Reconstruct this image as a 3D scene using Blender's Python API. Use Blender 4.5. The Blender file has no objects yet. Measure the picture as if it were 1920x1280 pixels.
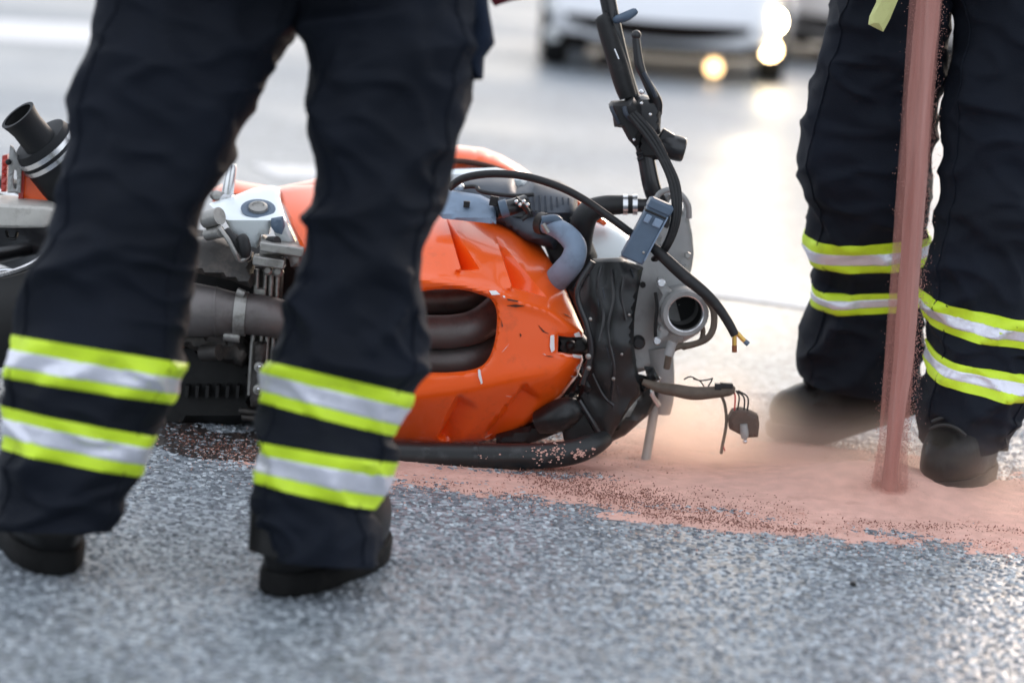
import bpy, bmesh, math, random
import numpy as np
from mathutils import Vector, Matrix, noise
from mathutils.geometry import delaunay_2d_cdt
R = math.radians
random.seed(4)
rng = np.random.default_rng(7)
scene = bpy.context.scene
COL = scene.collection

# ------------------------------------------------------------------ camera
F = 5333.0                      # focal length in photo pixels (1920 wide), 100 mm lens
H = 1.03
PITCH, ROLL = 8.64, 4.4
cam = bpy.data.cameras.new('camera')
camo = bpy.data.objects.new('camera', cam)
COL.objects.link(camo)
CAMR = Matrix.Rotation(R(90 - PITCH), 3, 'X') @ Matrix.Rotation(R(ROLL), 3, 'Z')
CAMP = Vector((0, 0, H))
camo.matrix_world = Matrix.Translation(CAMP) @ CAMR.to_4x4()
cam.lens = 100
cam.sensor_width = 36
cam.clip_end = 3000
cam.dof.use_dof = True
cam.dof.focus_distance = 5.15
cam.dof.aperture_fstop = 2.3
scene.camera = camo

# ------------------------------------------------------------------ world and sun
SUN_EL, SUN_AZ = 18, 20          # degrees: height, and to the right of straight ahead
world = bpy.data.worlds.new("World")
scene.world = world
world.use_nodes = True
wn = world.node_tree
for n in list(wn.nodes):
    wn.nodes.remove(n)
sky = wn.nodes.new('ShaderNodeTexSky')
sky.sky_type = 'NISHITA'
sky.sun_disc = False
sky.sun_elevation = R(SUN_EL)
sky.sun_rotation = R(SUN_AZ)
sky.air_density = 1.0
sky.dust_density = 3.0
sky.ozone_density = 1.0
bg = wn.nodes.new('ShaderNodeBackground')
bg.inputs['Strength'].default_value = 0.15
wo = wn.nodes.new('ShaderNodeOutputWorld')
veil = wn.nodes.new('ShaderNodeMix')          # thin even cloud over the clear sky
veil.data_type = 'RGBA'
veil.inputs[0].default_value = 0.72
veil.inputs[7].default_value = (5.85, 6.2, 6.8, 1)
wn.links.new(sky.outputs[0], veil.inputs[6])
wn.links.new(veil.outputs[2], bg.inputs[0])
wn.links.new(bg.outputs[0], wo.inputs[0])

sl = bpy.data.lights.new('sun', 'SUN')
sl.energy = 0.65
sl.angle = R(14)
sl.color = (1.0, 0.83, 0.76)
so = bpy.data.objects.new('sun', sl)
COL.objects.link(so)
sd = Vector((math.sin(R(SUN_AZ)) * math.cos(R(SUN_EL)), math.cos(R(SUN_AZ)) * math.cos(R(SUN_EL)), math.sin(R(SUN_EL))))
so.rotation_euler = sd.to_track_quat('Z', 'Y').to_euler()
so.location = (0, 0, 30)

scene.view_settings.view_transform = 'Standard'
scene.view_settings.look = 'None'
scene.view_settings.exposure = 0.78
scene.view_settings.gamma = 1
scene.view_settings.use_curve_mapping = False
scene.render.engine = 'CYCLES'
scene.cycles.use_denoising = True
scene.cycles.volume_step_rate = 2.0
scene.cycles.max_bounces = 6
scene.cycles.volume_bounces = 3

# ------------------------------------------------------------------ pixel helpers
def ray(u, v):
    return (CAMR @ Vector(((u - 960) / F, (640 - v) / F, -1.0)))
def at(u, v, Y):
    d = ray(u, v)
    return CAMP + d * (Y / d.y)
def ground(u, v, z=0.0):
    d = ray(u, v)
    return CAMP + d * ((z - H) / d.z)
def pxm(Y):                      # metres per photo pixel at depth Y
    return Y / F / math.cos(R(4))

# ------------------------------------------------------------------ materials
def mat(name, col, rough=0.5, metal=0.0, vary=0.25, vscale=18, bump=0.0, bscale=250, coat=0.0,
        dirt=None, dirt_amt=0.5, dirt_scale=9, dirt_lo=0.5, rough_var=0.1, spec=0.5, emit=None, estr=0, stretch=None, sheen=0):
    m = bpy.data.materials.new(name)
    m.use_nodes = True
    nt = m.node_tree
    p = nt.nodes['Principled BSDF']
    tc = nt.nodes.new('ShaderNodeTexCoord')
    src = tc.outputs['Object']
    if stretch:
        mp = nt.nodes.new('ShaderNodeMapping')
        mp.inputs['Scale'].default_value = stretch
        nt.links.new(src, mp.inputs[0])
        src = mp.outputs[0]
    n1 = nt.nodes.new('ShaderNodeTexNoise')
    n1.inputs['Scale'].default_value = vscale
    n1.inputs['Detail'].default_value = 6
    nt.links.new(src, n1.inputs['Vector'])
    mx = nt.nodes.new('ShaderNodeMix')
    mx.data_type = 'RGBA'
    mx.inputs[6].default_value = (*[c * (1 - vary) for c in col], 1)
    mx.inputs[7].default_value = (*[min(1, c * (1 + vary)) for c in col], 1)
    nt.links.new(n1.outputs['Fac'], mx.inputs[0])
    out = mx.outputs[2]
    if dirt:
        n2 = nt.nodes.new('ShaderNodeTexNoise')
        n2.inputs['Scale'].default_value = dirt_scale
        n2.inputs['Detail'].default_value = 9
        n2.inputs['Roughness'].default_value = 0.7
        nt.links.new(src, n2.inputs['Vector'])
        mr = nt.nodes.new('ShaderNodeMapRange')
        mr.inputs[1].default_value = dirt_lo
        mr.inputs[2].default_value = dirt_lo + 0.2
        mr.inputs[3].default_value = 0
        mr.inputs[4].default_value = dirt_amt
        nt.links.new(n2.outputs['Fac'], mr.inputs[0])
        m2 = nt.nodes.new('ShaderNodeMix')
        m2.data_type = 'RGBA'
        nt.links.new(mr.outputs[0], m2.inputs[0])
        nt.links.new(out, m2.inputs[6])
        m2.inputs[7].default_value = (*dirt, 1)
        out = m2.outputs[2]
    nt.links.new(out, p.inputs['Base Color'])
    rr = nt.nodes.new('ShaderNodeMapRange')
    rr.inputs[3].default_value = max(0.02, rough - rough_var)
    rr.inputs[4].default_value = min(1, rough + rough_var)
    nt.links.new(n1.outputs['Fac'], rr.inputs[0])
    nt.links.new(rr.outputs[0], p.inputs['Roughness'])
    p.inputs['Metallic'].default_value = metal
    p.inputs['Specular IOR Level'].default_value = spec
    p.inputs['Coat Weight'].default_value = coat
    p.inputs['Coat Roughness'].default_value = 0.08
    p.inputs['Sheen Weight'].default_value = sheen
    if emit:
        p.inputs['Emission Color'].default_value = (*emit, 1)
        p.inputs['Emission Strength'].default_value = estr
    if bump:
        n3 = nt.nodes.new('ShaderNodeTexNoise')
        n3.inputs['Scale'].default_value = bscale
        n3.inputs['Detail'].default_value = 4
        nt.links.new(src, n3.inputs['Vector'])
        bm_ = nt.nodes.new('ShaderNodeBump')
        bm_.inputs['Strength'].default_value = bump
        bm_.inputs['Distance'].default_value = 0.002
        nt.links.new(n3.outputs['Fac'], bm_.inputs['Height'])
        nt.links.new(bm_.outputs[0], p.inputs['Normal'])
    return m

M = dict(
    navy=mat('navy_fabric', (0.0055, 0.0078, 0.0140), 0.74, vary=0.7, vscale=5, bump=0.5, bscale=420, spec=0.19),
    navy2=mat('navy_jacket', (0.012, 0.018, 0.032), 0.9, vary=0.3, vscale=7, bump=0.5, bscale=420, spec=0.12),
    hivis=mat('hi_vis_yellow', (0.62, 0.84, 0.025), 0.55, vary=0.12, vscale=25, bump=0.7, bscale=70, dirt=(0.30, 0.36, 0.05), dirt_amt=0.4, dirt_scale=22, dirt_lo=0.55),
    silver_tape=mat('silver_tape', (0.74, 0.74, 0.82), 0.34, vary=0.22, vscale=18, bump=0.9, bscale=60, metal=0.35, dirt=(0.36, 0.36, 0.42), dirt_amt=0.5, dirt_scale=18, dirt_lo=0.54),
    boot=mat('boot_leather', (0.006, 0.006, 0.0065), 0.42, vary=0.4, vscale=14, bump=0.5, bscale=110, spec=0.22, dirt=(0.05, 0.045, 0.042), dirt_amt=0.12, dirt_scale=12),
    sole=mat('boot_rubber', (0.005, 0.005, 0.005), 0.8, vary=0.4, bump=0.5, bscale=120, spec=0.2, dirt=(0.07, 0.062, 0.058), dirt_amt=0.2, dirt_scale=20),
    lace=mat('boot_lace', (0.03, 0.03, 0.03), 0.8),
    orange=mat('orange_paint', (0.97, 0.118, 0.008), 0.32, vary=0.06, vscale=6, coat=0.6, spec=0.4, dirt=(0.10, 0.03, 0.015), dirt_amt=0.32, dirt_scale=16, dirt_lo=0.56),
    chip=mat('bare_plastic_chip', (0.85, 0.82, 0.8), 0.6),
    scuff=mat('dark_scuff', (0.07, 0.025, 0.015), 0.7),
    blackp=mat('black_plastic', (0.010, 0.011, 0.012), 0.42, vary=0.5, vscale=26, bump=0.3, bscale=60, dirt=(0.16, 0.16, 0.17), dirt_amt=0.3, dirt_scale=30, dirt_lo=0.56),
    canblack=mat('satin_black_can', (0.010, 0.011, 0.013), 0.6, vary=0.4, vscale=20, bump=0.2, spec=0.3),
    black=mat('black_rubber', (0.008, 0.008, 0.009), 0.55, vary=0.3, vscale=30, bump=0.3, bscale=120, dirt=(0.10, 0.09, 0.085), dirt_amt=0.3, dirt_scale=30, dirt_lo=0.55),
    blackm=mat('black_metal', (0.012, 0.012, 0.014), 0.36, vary=0.3, vscale=40, bump=0.1, bscale=200, coat=0.2),
    hose=mat('grey_blue_hose', (0.22, 0.29, 0.39), 0.66, vary=0.3, vscale=14, bump=0.5, bscale=60, dirt=(0.10, 0.12, 0.15), dirt_amt=0.5, dirt_scale=22, dirt_lo=0.52),
    greyp=mat('grey_blue_plastic', (0.085, 0.125, 0.18), 0.45, vary=0.3, vscale=22, bump=0.2, bscale=160, dirt=(0.3, 0.36, 0.44), dirt_amt=0.5, dirt_scale=26, dirt_lo=0.58),
    airbox=mat('dark_airbox', (0.035, 0.045, 0.062), 0.5, vary=0.35, vscale=20, bump=0.2, bscale=90),
    alloy=mat('cast_alloy', (0.36, 0.35, 0.33), 0.45, metal=0.75, vary=0.3, vscale=24, bump=0.4, bscale=140, dirt=(0.07, 0.06, 0.05), dirt_amt=0.6, dirt_scale=25),
    plate=mat('grey_alloy_plate', (0.33, 0.33, 0.325), 0.6, metal=0.3, vary=0.35, vscale=15, bump=0.3, bscale=140, dirt=(0.15, 0.14, 0.13), dirt_amt=0.5, dirt_scale=18, dirt_lo=0.55),
    chrome=mat('bright_steel', (0.75, 0.75, 0.76), 0.25, metal=0.9, vary=0.15),
    darkcast=mat('dark_engine_casting', (0.045, 0.041, 0.038), 0.55, metal=0.4, vary=0.5, vscale=30, bump=0.6, bscale=110, dirt=(0.16, 0.13, 0.11), dirt_amt=0.5, dirt_scale=20),
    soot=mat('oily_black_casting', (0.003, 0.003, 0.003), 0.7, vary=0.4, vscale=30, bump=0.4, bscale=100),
    pipe=mat('heat_stained_pipe', (0.16, 0.145, 0.14), 0.5, metal=0.55, vary=0.4, vscale=16, bump=0.3, bscale=120, dirt=(0.05, 0.03, 0.03), dirt_amt=0.6, dirt_scale=12),
    white=mat('white_paint', (0.80, 0.86, 0.87), 0.3, vary=0.05, vscale=8, coat=0.4, dirt=(0.4, 0.42, 0.42), dirt_amt=0.35, dirt_scale=20, dirt_lo=0.6),
    swing=mat('dirty_swingarm_alloy', (0.50, 0.48, 0.44), 0.5, metal=0.25, vary=0.2, vscale=14, bump=0.2, bscale=120, dirt=(0.12, 0.10, 0.08), dirt_amt=0.5, dirt_scale=30),
    brass=mat('brass_terminal', (0.75, 0.47, 0.12), 0.3, metal=0.9),
    copper=mat('copper_end', (0.25, 0.09, 0.04), 0.5, metal=0.5),
    loom=mat('taped_loom', (0.11, 0.085, 0.065), 0.75, vary=0.5, vscale=40, bump=0.8, bscale=120),
    dustybox=mat('dusty_connector', (0.10, 0.065, 0.05), 0.75, vary=0.4, vscale=50, bump=0.3),
    redwire=mat('red_wire', (0.5, 0.04, 0.04), 0.5),
    redp=mat('red_plastic', (0.42, 0.03, 0.02), 0.35, coat=0.3),
    powder=mat('pink_powder', (0.68, 0.41, 0.34), 0.95, vary=0.28, vscale=30, bump=1.0, bscale=260, spec=0.1, dirt=(0.34, 0.17, 0.13), dirt_amt=0.55, dirt_scale=9, dirt_lo=0.52),
    grain=mat('dark_crumb', (0.20, 0.085, 0.062), 0.9, vary=0.6, vscale=90),
    marking=mat('road_paint', (0.72, 0.72, 0.72), 0.6, vary=0.15, vscale=9, bump=0.4, bscale=120, dirt=(0.2, 0.2, 0.2), dirt_amt=0.5, dirt_scale=14),
    carwhite=mat('white_car_paint', (0.78, 0.78, 0.80), 0.25, vary=0.04, vscale=3, coat=0.8),
    carbeige=mat('silver_beige_car_paint', (0.55, 0.50, 0.46), 0.3, vary=0.04, vscale=3, coat=0.8),
    cartrim=mat('car_dark_trim', (0.012, 0.009, 0.008), 0.9, spec=0.1),
    glass=mat('dark_car_glass', (0.02, 0.025, 0.03), 0.05, vary=0.1, spec=0.8),
    tyre=mat('tyre_rubber', (0.014, 0.014, 0.014), 0.75, vary=0.4, bump=0.5, bscale=60),
    rim=mat('wheel_alloy', (0.45, 0.46, 0.48), 0.35, metal=0.8),
    lens=mat('lamp_lens', (0.8, 0.8, 0.78), 0.1, spec=0.8),
    lamp=mat('lit_headlamp', (0.9, 0.85, 0.7), 0.3, emit=(1.0, 0.86, 0.58), estr=60),
    fog=mat('lit_fog_lamp', (0.9, 0.8, 0.6), 0.3, emit=(1.0, 0.72, 0.36), estr=20),
    low=mat('dim_lower_lamp', (0.9, 0.7, 0.45), 0.3, emit=(1.0, 0.62, 0.26), estr=3.5),
    skin=mat('skin', (0.52, 0.32, 0.24), 0.55, vary=0.1),
    helmet=mat('helmet_shell', (0.62, 0.68, 0.05), 0.3, coat=0.6),
    strap=mat('pale_strap', (0.62, 0.64, 0.26), 0.7, vary=0.15, bump=0.4, bscale=300, dirt=(0.30, 0.27, 0.05), dirt_amt=0.5, dirt_scale=20),
    sack=mat('paper_sack', (0.55, 0.45, 0.34), 0.8, vary=0.15, bump=0.4, bscale=60),
    pebble=mat('tar_crumb', (0.01, 0.01, 0.01), 0.6),
    redcloth=mat('dark_red_cloth', (0.16, 0.008, 0.02), 0.8, bump=0.3),
)

# ------------------------------------------------------------------ object helpers
def tag(o, label=None, cat=None, group=None, kind=None):
    if label: o['label'] = label
    if cat: o['category'] = cat
    if group: o['group'] = group
    if kind: o['kind'] = kind
    return o
def empty(name, loc, rz=0.0):
    o = bpy.data.objects.new(name, None)
    COL.objects.link(o)
    o.location = loc
    o.rotation_euler = (0, 0, rz)
    o.empty_display_size = 0.1
    return o
def root_loc(p):
    v = Vector((0, 0, 0))
    while p is not None:
        v = v + p.location
        p = p.parent
    return v
def obj(name, geo, material, parent=None, ang=40, bevel=0, loc=None, local=False, subsurf=0):
    """geo in world coordinates; stored relative to the parent chain (or to loc)"""
    verts, faces = geo
    off = Vector((0, 0, 0))
    if parent is not None and not local:
        off = root_loc(parent)
    elif loc is not None:
        off = Vector(loc)
    me = bpy.data.meshes.new(name)
    me.from_pydata([tuple(Vector(v) - off) for v in verts], [], faces)
    me.materials.append(material)
    b = bmesh.new()
    b.from_mesh(me)
    bmesh.ops.recalc_face_normals(b, faces=b.faces)
    b.to_mesh(me)
    b.free()
    me.polygons.foreach_set('use_smooth', [True] * len(me.polygons))
    me.set_sharp_from_angle(angle=R(ang))
    o = bpy.data.objects.new(name, me)
    COL.objects.link(o)
    if parent is not None:
        o.parent = parent
    elif loc is not None:
        o.location = loc
    if bevel:
        bv = o.modifiers.new('bevel', 'BEVEL')
        bv.width = bevel
        bv.segments = 2
        bv.limit_method = 'ANGLE'
    if subsurf:
        ss = o.modifiers.new('subsurf', 'SUBSURF')
        ss.levels = ss.render_levels = subsurf
    return o
def join(*geos):
    V, Fc = [], []
    for v, f in geos:
        k = len(V)
        V += list(v)
        Fc += [tuple(i + k for i in q) for q in f]
    return V, Fc

def cr(pts, n=8, closed=False):
    """Catmull-Rom resample of tuples of floats"""
    P = [np.array(p, float) for p in pts]
    out = []
    m = len(P)
    rngk = range(m if closed else m - 1)
    for k in rngk:
        if closed:
            p0, p1, p2, p3 = P[(k - 1) % m], P[k], P[(k + 1) % m], P[(k + 2) % m]
        else:
            p1, p2 = P[k], P[k + 1]
            p0 = P[k - 1] if k > 0 else 2 * p1 - p2
            p3 = P[k + 2] if k + 2 < m else 2 * p2 - p1
        for j in range(n):
            t = j / n
            out.append(0.5 * (2 * p1 + (p2 - p0) * t + (2 * p0 - 5 * p1 + 4 * p2 - p3) * t * t + (3 * p1 - p0 - 3 * p2 + p3) * t ** 3))
    if not closed:
        out.append(P[-1])
    return out

def tube(path, rad, n=14, caps=True, hollow=0):
    """path: list of Vector, rad: scalar or list"""
    path = [Vector(p) for p in path]
    if not hasattr(rad, '__len__'):
        rad = [rad] * len(path)
    V, Fc = [], []
    up = None
    for i, p in enumerate(path):
        t = (path[min(i + 1, len(path) - 1)] - path[max(i - 1, 0)])
        if t.length < 1e-9:
            t = Vector((0, 0, 1))
        t.normalize()
        if up is None:
            up = Vector((0, 1, 0)) if abs(t.y) < 0.8 else Vector((0, 0, 1))
        up = (up - t * up.dot(t)).normalized()
        b = t.cross(up)
        for k in range(n):
            a = 2 * math.pi * k / n
            V.append(p + (up * math.cos(a) + b * math.sin(a)) * rad[i])
    m = len(path)
    for i in range(m - 1):
        for k in range(n):
            k2 = (k + 1) % n
            Fc.append((i * n + k, i * n + k2, (i + 1) * n + k2, (i + 1) * n + k))
    if caps:
        Fc.append(tuple(range(n)))
        Fc.append(tuple((m - 1) * n + k for k in range(n)))
    return V, Fc
def ptube(pts, rpx, n=14, sm=8, caps=True):
    """pts: (u, v, Y) or (u,v,Y,rpx) in photo pixels and depth"""
    q = [(p + (rpx,)) if len(p) == 3 else p for p in pts]
    q = cr(q, sm)
    return tube([at(p[0], p[1], p[2]) for p in q], [p[3] * pxm(p[2]) for p in q], n, caps)
def lathe(o, axis, prof, n=32, caps=True):
    """prof: (distance along axis, radius)"""
    o = Vector(o)
    axis = Vector(axis).normalized()
    up = Vector((0, 1, 0)) if abs(axis.y) < 0.8 else Vector((0, 0, 1))
    up = (up - axis * up.dot(axis)).normalized()
    b = axis.cross(up)
    V, Fc = [], []
    for d, r in prof:
        for k in range(n):
            a = 2 * math.pi * k / n
            V.append(o + axis * d + (up * math.cos(a) + b * math.sin(a)) * r)
    for i in range(len(prof) - 1):
        for k in range(n):
            k2 = (k + 1) % n
            Fc.append((i * n + k, i * n + k2, (i + 1) * n + k2, (i + 1) * n + k))
    if caps:
        Fc.append(tuple(range(n)))
        Fc.append(tuple((len(prof) - 1) * n + k for k in range(n)))
    return V, Fc
def box(c, ax, ay, az):
    c, ax, ay, az = Vector(c), Vector(ax), Vector(ay), Vector(az)
    V = [c + ax * i + ay * j + az * k for i in (-1, 1) for j in (-1, 1) for k in (-1, 1)]
    return V, [(0, 1, 3, 2), (4, 6, 7, 5), (0, 4, 5, 1), (2, 3, 7, 6), (0, 2, 6, 4), (1, 5, 7, 3)]
def blob(c, rx, ry, rz, sub=3, amp=0.0, fr=8.0, seed=0):
    b = bmesh.new()
    bmesh.ops.create_icosphere(b, subdivisions=sub, radius=1)
    c = Vector(c)
    V = []
    for v in b.verts:
        q = Vector((v.co.x * rx, v.co.y * ry, v.co.z * rz))
        s = 1 + amp * noise.noise((q + c) * fr + Vector((seed, 0, 0)))
        V.append(c + q * s)
    Fc = [tuple(v.index for v in f.verts) for f in b.faces]
    b.free()
    return V, Fc

def in_poly(pts, poly):
    x, y = pts[:, 0], pts[:, 1]
    ins = np.zeros(len(pts), bool)
    n = len(poly)
    for i in range(n):
        x1, y1 = poly[i]
        x2, y2 = poly[(i + 1) % n]
        c = ((y1 > y) != (y2 > y))
        with np.errstate(divide='ignore', invalid='ignore'):
            xi = (x2 - x1) * (y - y1) / (y2 - y1 + 1e-12) + x1
        ins ^= c & (x < xi)
    return ins
def seg_dist(pts, poly, closed=True):
    d = np.full(len(pts), 1e9)
    n = len(poly)
    for i in range(n if closed else n - 1):
        a = np.array(poly[i], float)
        b = np.array(poly[(i + 1) % n], float)
        ab = b - a
        t = np.clip(((pts - a) @ ab) / max(ab @ ab, 1e-9), 0, 1)
        d = np.minimum(d, np.linalg.norm(pts - (a + t[:, None] * ab), axis=1))
    return d
def plate(outline, Y, thick, holes=(), fn=None, grid=12, roll=0, rolld=0.0, smooth=0, lines=()):
    """sheet with the given photo-pixel outline standing at depth Y (a number), with relief fn(u,v)->metres away
    from the camera, rounded edges and real thickness"""
    ol = [tuple(p) for p in (cr(outline, smooth, True) if smooth else outline)]
    hs = [[tuple(p) for p in (cr(h, 4, True))] for h in holes]
    def dens(poly, closed=True):
        out = []
        n = len(poly)
        for i in range(n if closed else n - 1):
            a, b = np.array(poly[i]), np.array(poly[(i + 1) % n])
            k = max(1, int(np.linalg.norm(b - a) / grid))
            for j in range(k):
                out.append(tuple(a + (b - a) * j / k))
        if not closed:
            out.append(tuple(poly[-1]))
        return out
    loops = [dens(ol)] + [dens(h) for h in hs]
    pts, edges = [], []
    for lp in loops:
        k = len(pts)
        pts += lp
        edges += [(k + i, k + (i + 1) % len(lp)) for i in range(len(lp))]
    for ln in lines:
        lp = dens(ln, False)
        k = len(pts)
        pts += lp
        edges += [(k + i, k + i + 1) for i in range(len(lp) - 1)]
    bd = np.array(pts)
    lo, hi = np.array(ol).min(0), np.array(ol).max(0)
    gx, gy = np.meshgrid(np.arange(lo[0], hi[0], grid), np.arange(lo[1], hi[1], grid * 0.9))
    gx = gx.astype(float); gx[1::2] += grid / 2
    g = np.stack([gx.ravel(), gy.ravel()], 1)
    keep = in_poly(g, ol)
    for h in hs:
        keep &= ~in_poly(g, h)
    g = g[keep]
    dd = np.full(len(g), 1e9)
    for lp in [ol] + hs:
        dd = np.minimum(dd, seg_dist(g, lp))
    for ln in lines:
        dd = np.minimum(dd, seg_dist(g, ln, False))
    g = g[dd > grid * 0.45]
    allp = [Vector(p) for p in pts] + [Vector(p) for p in g]
    v2, e2, f2, _, _, _ = delaunay_2d_cdt(allp, edges, [], 0, 1e-4)
    P = np.array([tuple(p) for p in v2])
    T = np.array([tuple(f) for f in f2])
    cen = P[T].mean(1)
    ok = in_poly(cen, ol)
    for h in hs:
        ok &= ~in_poly(cen, h)
    T = T[ok]
    off = np.zeros(len(P)) if fn is None else np.array([fn(p[0], p[1]) for p in P], float)
    if roll:
        d = np.full(len(P), 1e9)
        for lp in [ol] + hs:
            d = np.minimum(d, seg_dist(P, lp))
        q = 1 - np.clip(d / roll, 0, 1)
        off = off + rolld * (1 - np.sqrt(np.clip(1 - q * q, 0, 1)))
    fr = [at(p[0], p[1], Y + o) for p, o in zip(P, off)]
    bk = [f + Vector((0, thick, 0)) for f in fr]
    N = len(P)
    faces = [tuple(int(i) for i in t) for t in T] + [tuple(int(i) + N for i in t[::-1]) for t in T]
    cnt = {}
    for t in T:
        for i in range(3):
            a, b = int(t[i]), int(t[(i + 1) % 3])
            k = (min(a, b), max(a, b))
            cnt[k] = None if k in cnt else (a, b)
    for k, ab in cnt.items():
        if ab:
            a, b = ab
            faces.append((b, a, a + N, b + N))
    used = sorted({i for f in faces for i in f})
    mp = {o: i for i, o in enumerate(used)}
    V = fr + bk
    return [V[i] for i in used], [tuple(mp[i] for i in f) for f in faces]

# ------------------------------------------------------------------ road
def road_material():
    m = bpy.data.materials.new('asphalt')
    m.use_nodes = True
    nt = m.node_tree
    p = nt.nodes['Principled BSDF']
    tc = nt.nodes.new('ShaderNodeTexCoord')
    vo = nt.nodes.new('ShaderNodeTexVoronoi')
    vo.inputs['Scale'].default_value = 85
    nt.links.new(tc.outputs['Object'], vo.inputs['Vector'])
    bw = nt.nodes.new('ShaderNodeSeparateColor')
    nt.links.new(vo.outputs['Color'], bw.inputs[0])
    cr_ = nt.nodes.new('ShaderNodeValToRGB')
    cr_.color_ramp.elements[0].color = (0.075, 0.088, 0.10, 1)
    cr_.color_ramp.elements[1].color = (0.38, 0.42, 0.46, 1)
    e = cr_.color_ramp.elements.new(0.5)
    e.color = (0.18, 0.205, 0.23, 1)
    nt.links.new(bw.outputs[0], cr_.inputs[0])
    nz = nt.nodes.new('ShaderNodeTexNoise')
    nz.inputs['Scale'].default_value = 1.3
    nz.inputs['Detail'].default_value = 5
    nt.links.new(tc.outputs['Object'], nz.inputs['Vector'])
    mr = nt.nodes.new('ShaderNodeMapRange')
    mr.inputs[3].default_value = 0.75
    mr.inputs[4].default_value = 1.25
    nt.links.new(nz.outputs['Fac'], mr.inputs[0])
    mx = nt.nodes.new('ShaderNodeMix')
    mx.data_type = 'RGBA'
    mx.blend_type = 'MULTIPLY'
    mx.inputs[0].default_value = 1
    nt.links.new(cr_.outputs[0], mx.inputs[6])
    nt.links.new(mr.outputs[0], mx.inputs[7])
    nt.links.new(mx.outputs[2], p.inputs['Base Color'])
    # wet patches
    wz = nt.nodes.new('ShaderNodeTexNoise')
    wz.inputs['Scale'].default_value = 0.35
    wz.inputs['Detail'].default_value = 3
    nt.links.new(tc.outputs['Object'], wz.inputs['Vector'])
    wr = nt.nodes.new('ShaderNodeMapRange')
    wr.inputs[1].default_value = 0.4
    wr.inputs[2].default_value = 0.6
    wr.inputs[3].default_value = 0.5
    wr.inputs[4].default_value = 0.36
    nt.links.new(wz.outputs['Fac'], wr.inputs[0])
    nt.links.new(wr.outputs[0], p.inputs['Roughness'])
    b = nt.nodes.new('ShaderNodeBump')
    b.inputs['Strength'].default_value = 0.6
    b.inputs['Distance'].default_value = 0.003
    b.invert = True
    nt.links.new(vo.outputs['Distance'], b.inputs['Height'])
    nt.links.new(b.outputs[0], p.inputs['Normal'])
    return m
M['asphalt'] = road_material()
S = 900
road = obj('road', ([(-S, -60, 0), (S, -60, 0), (S, 2 * S, 0), (-S, 2 * S, 0)], [(0, 1, 2, 3)]), M['asphalt'])
tag(road, kind='structure')

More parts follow.
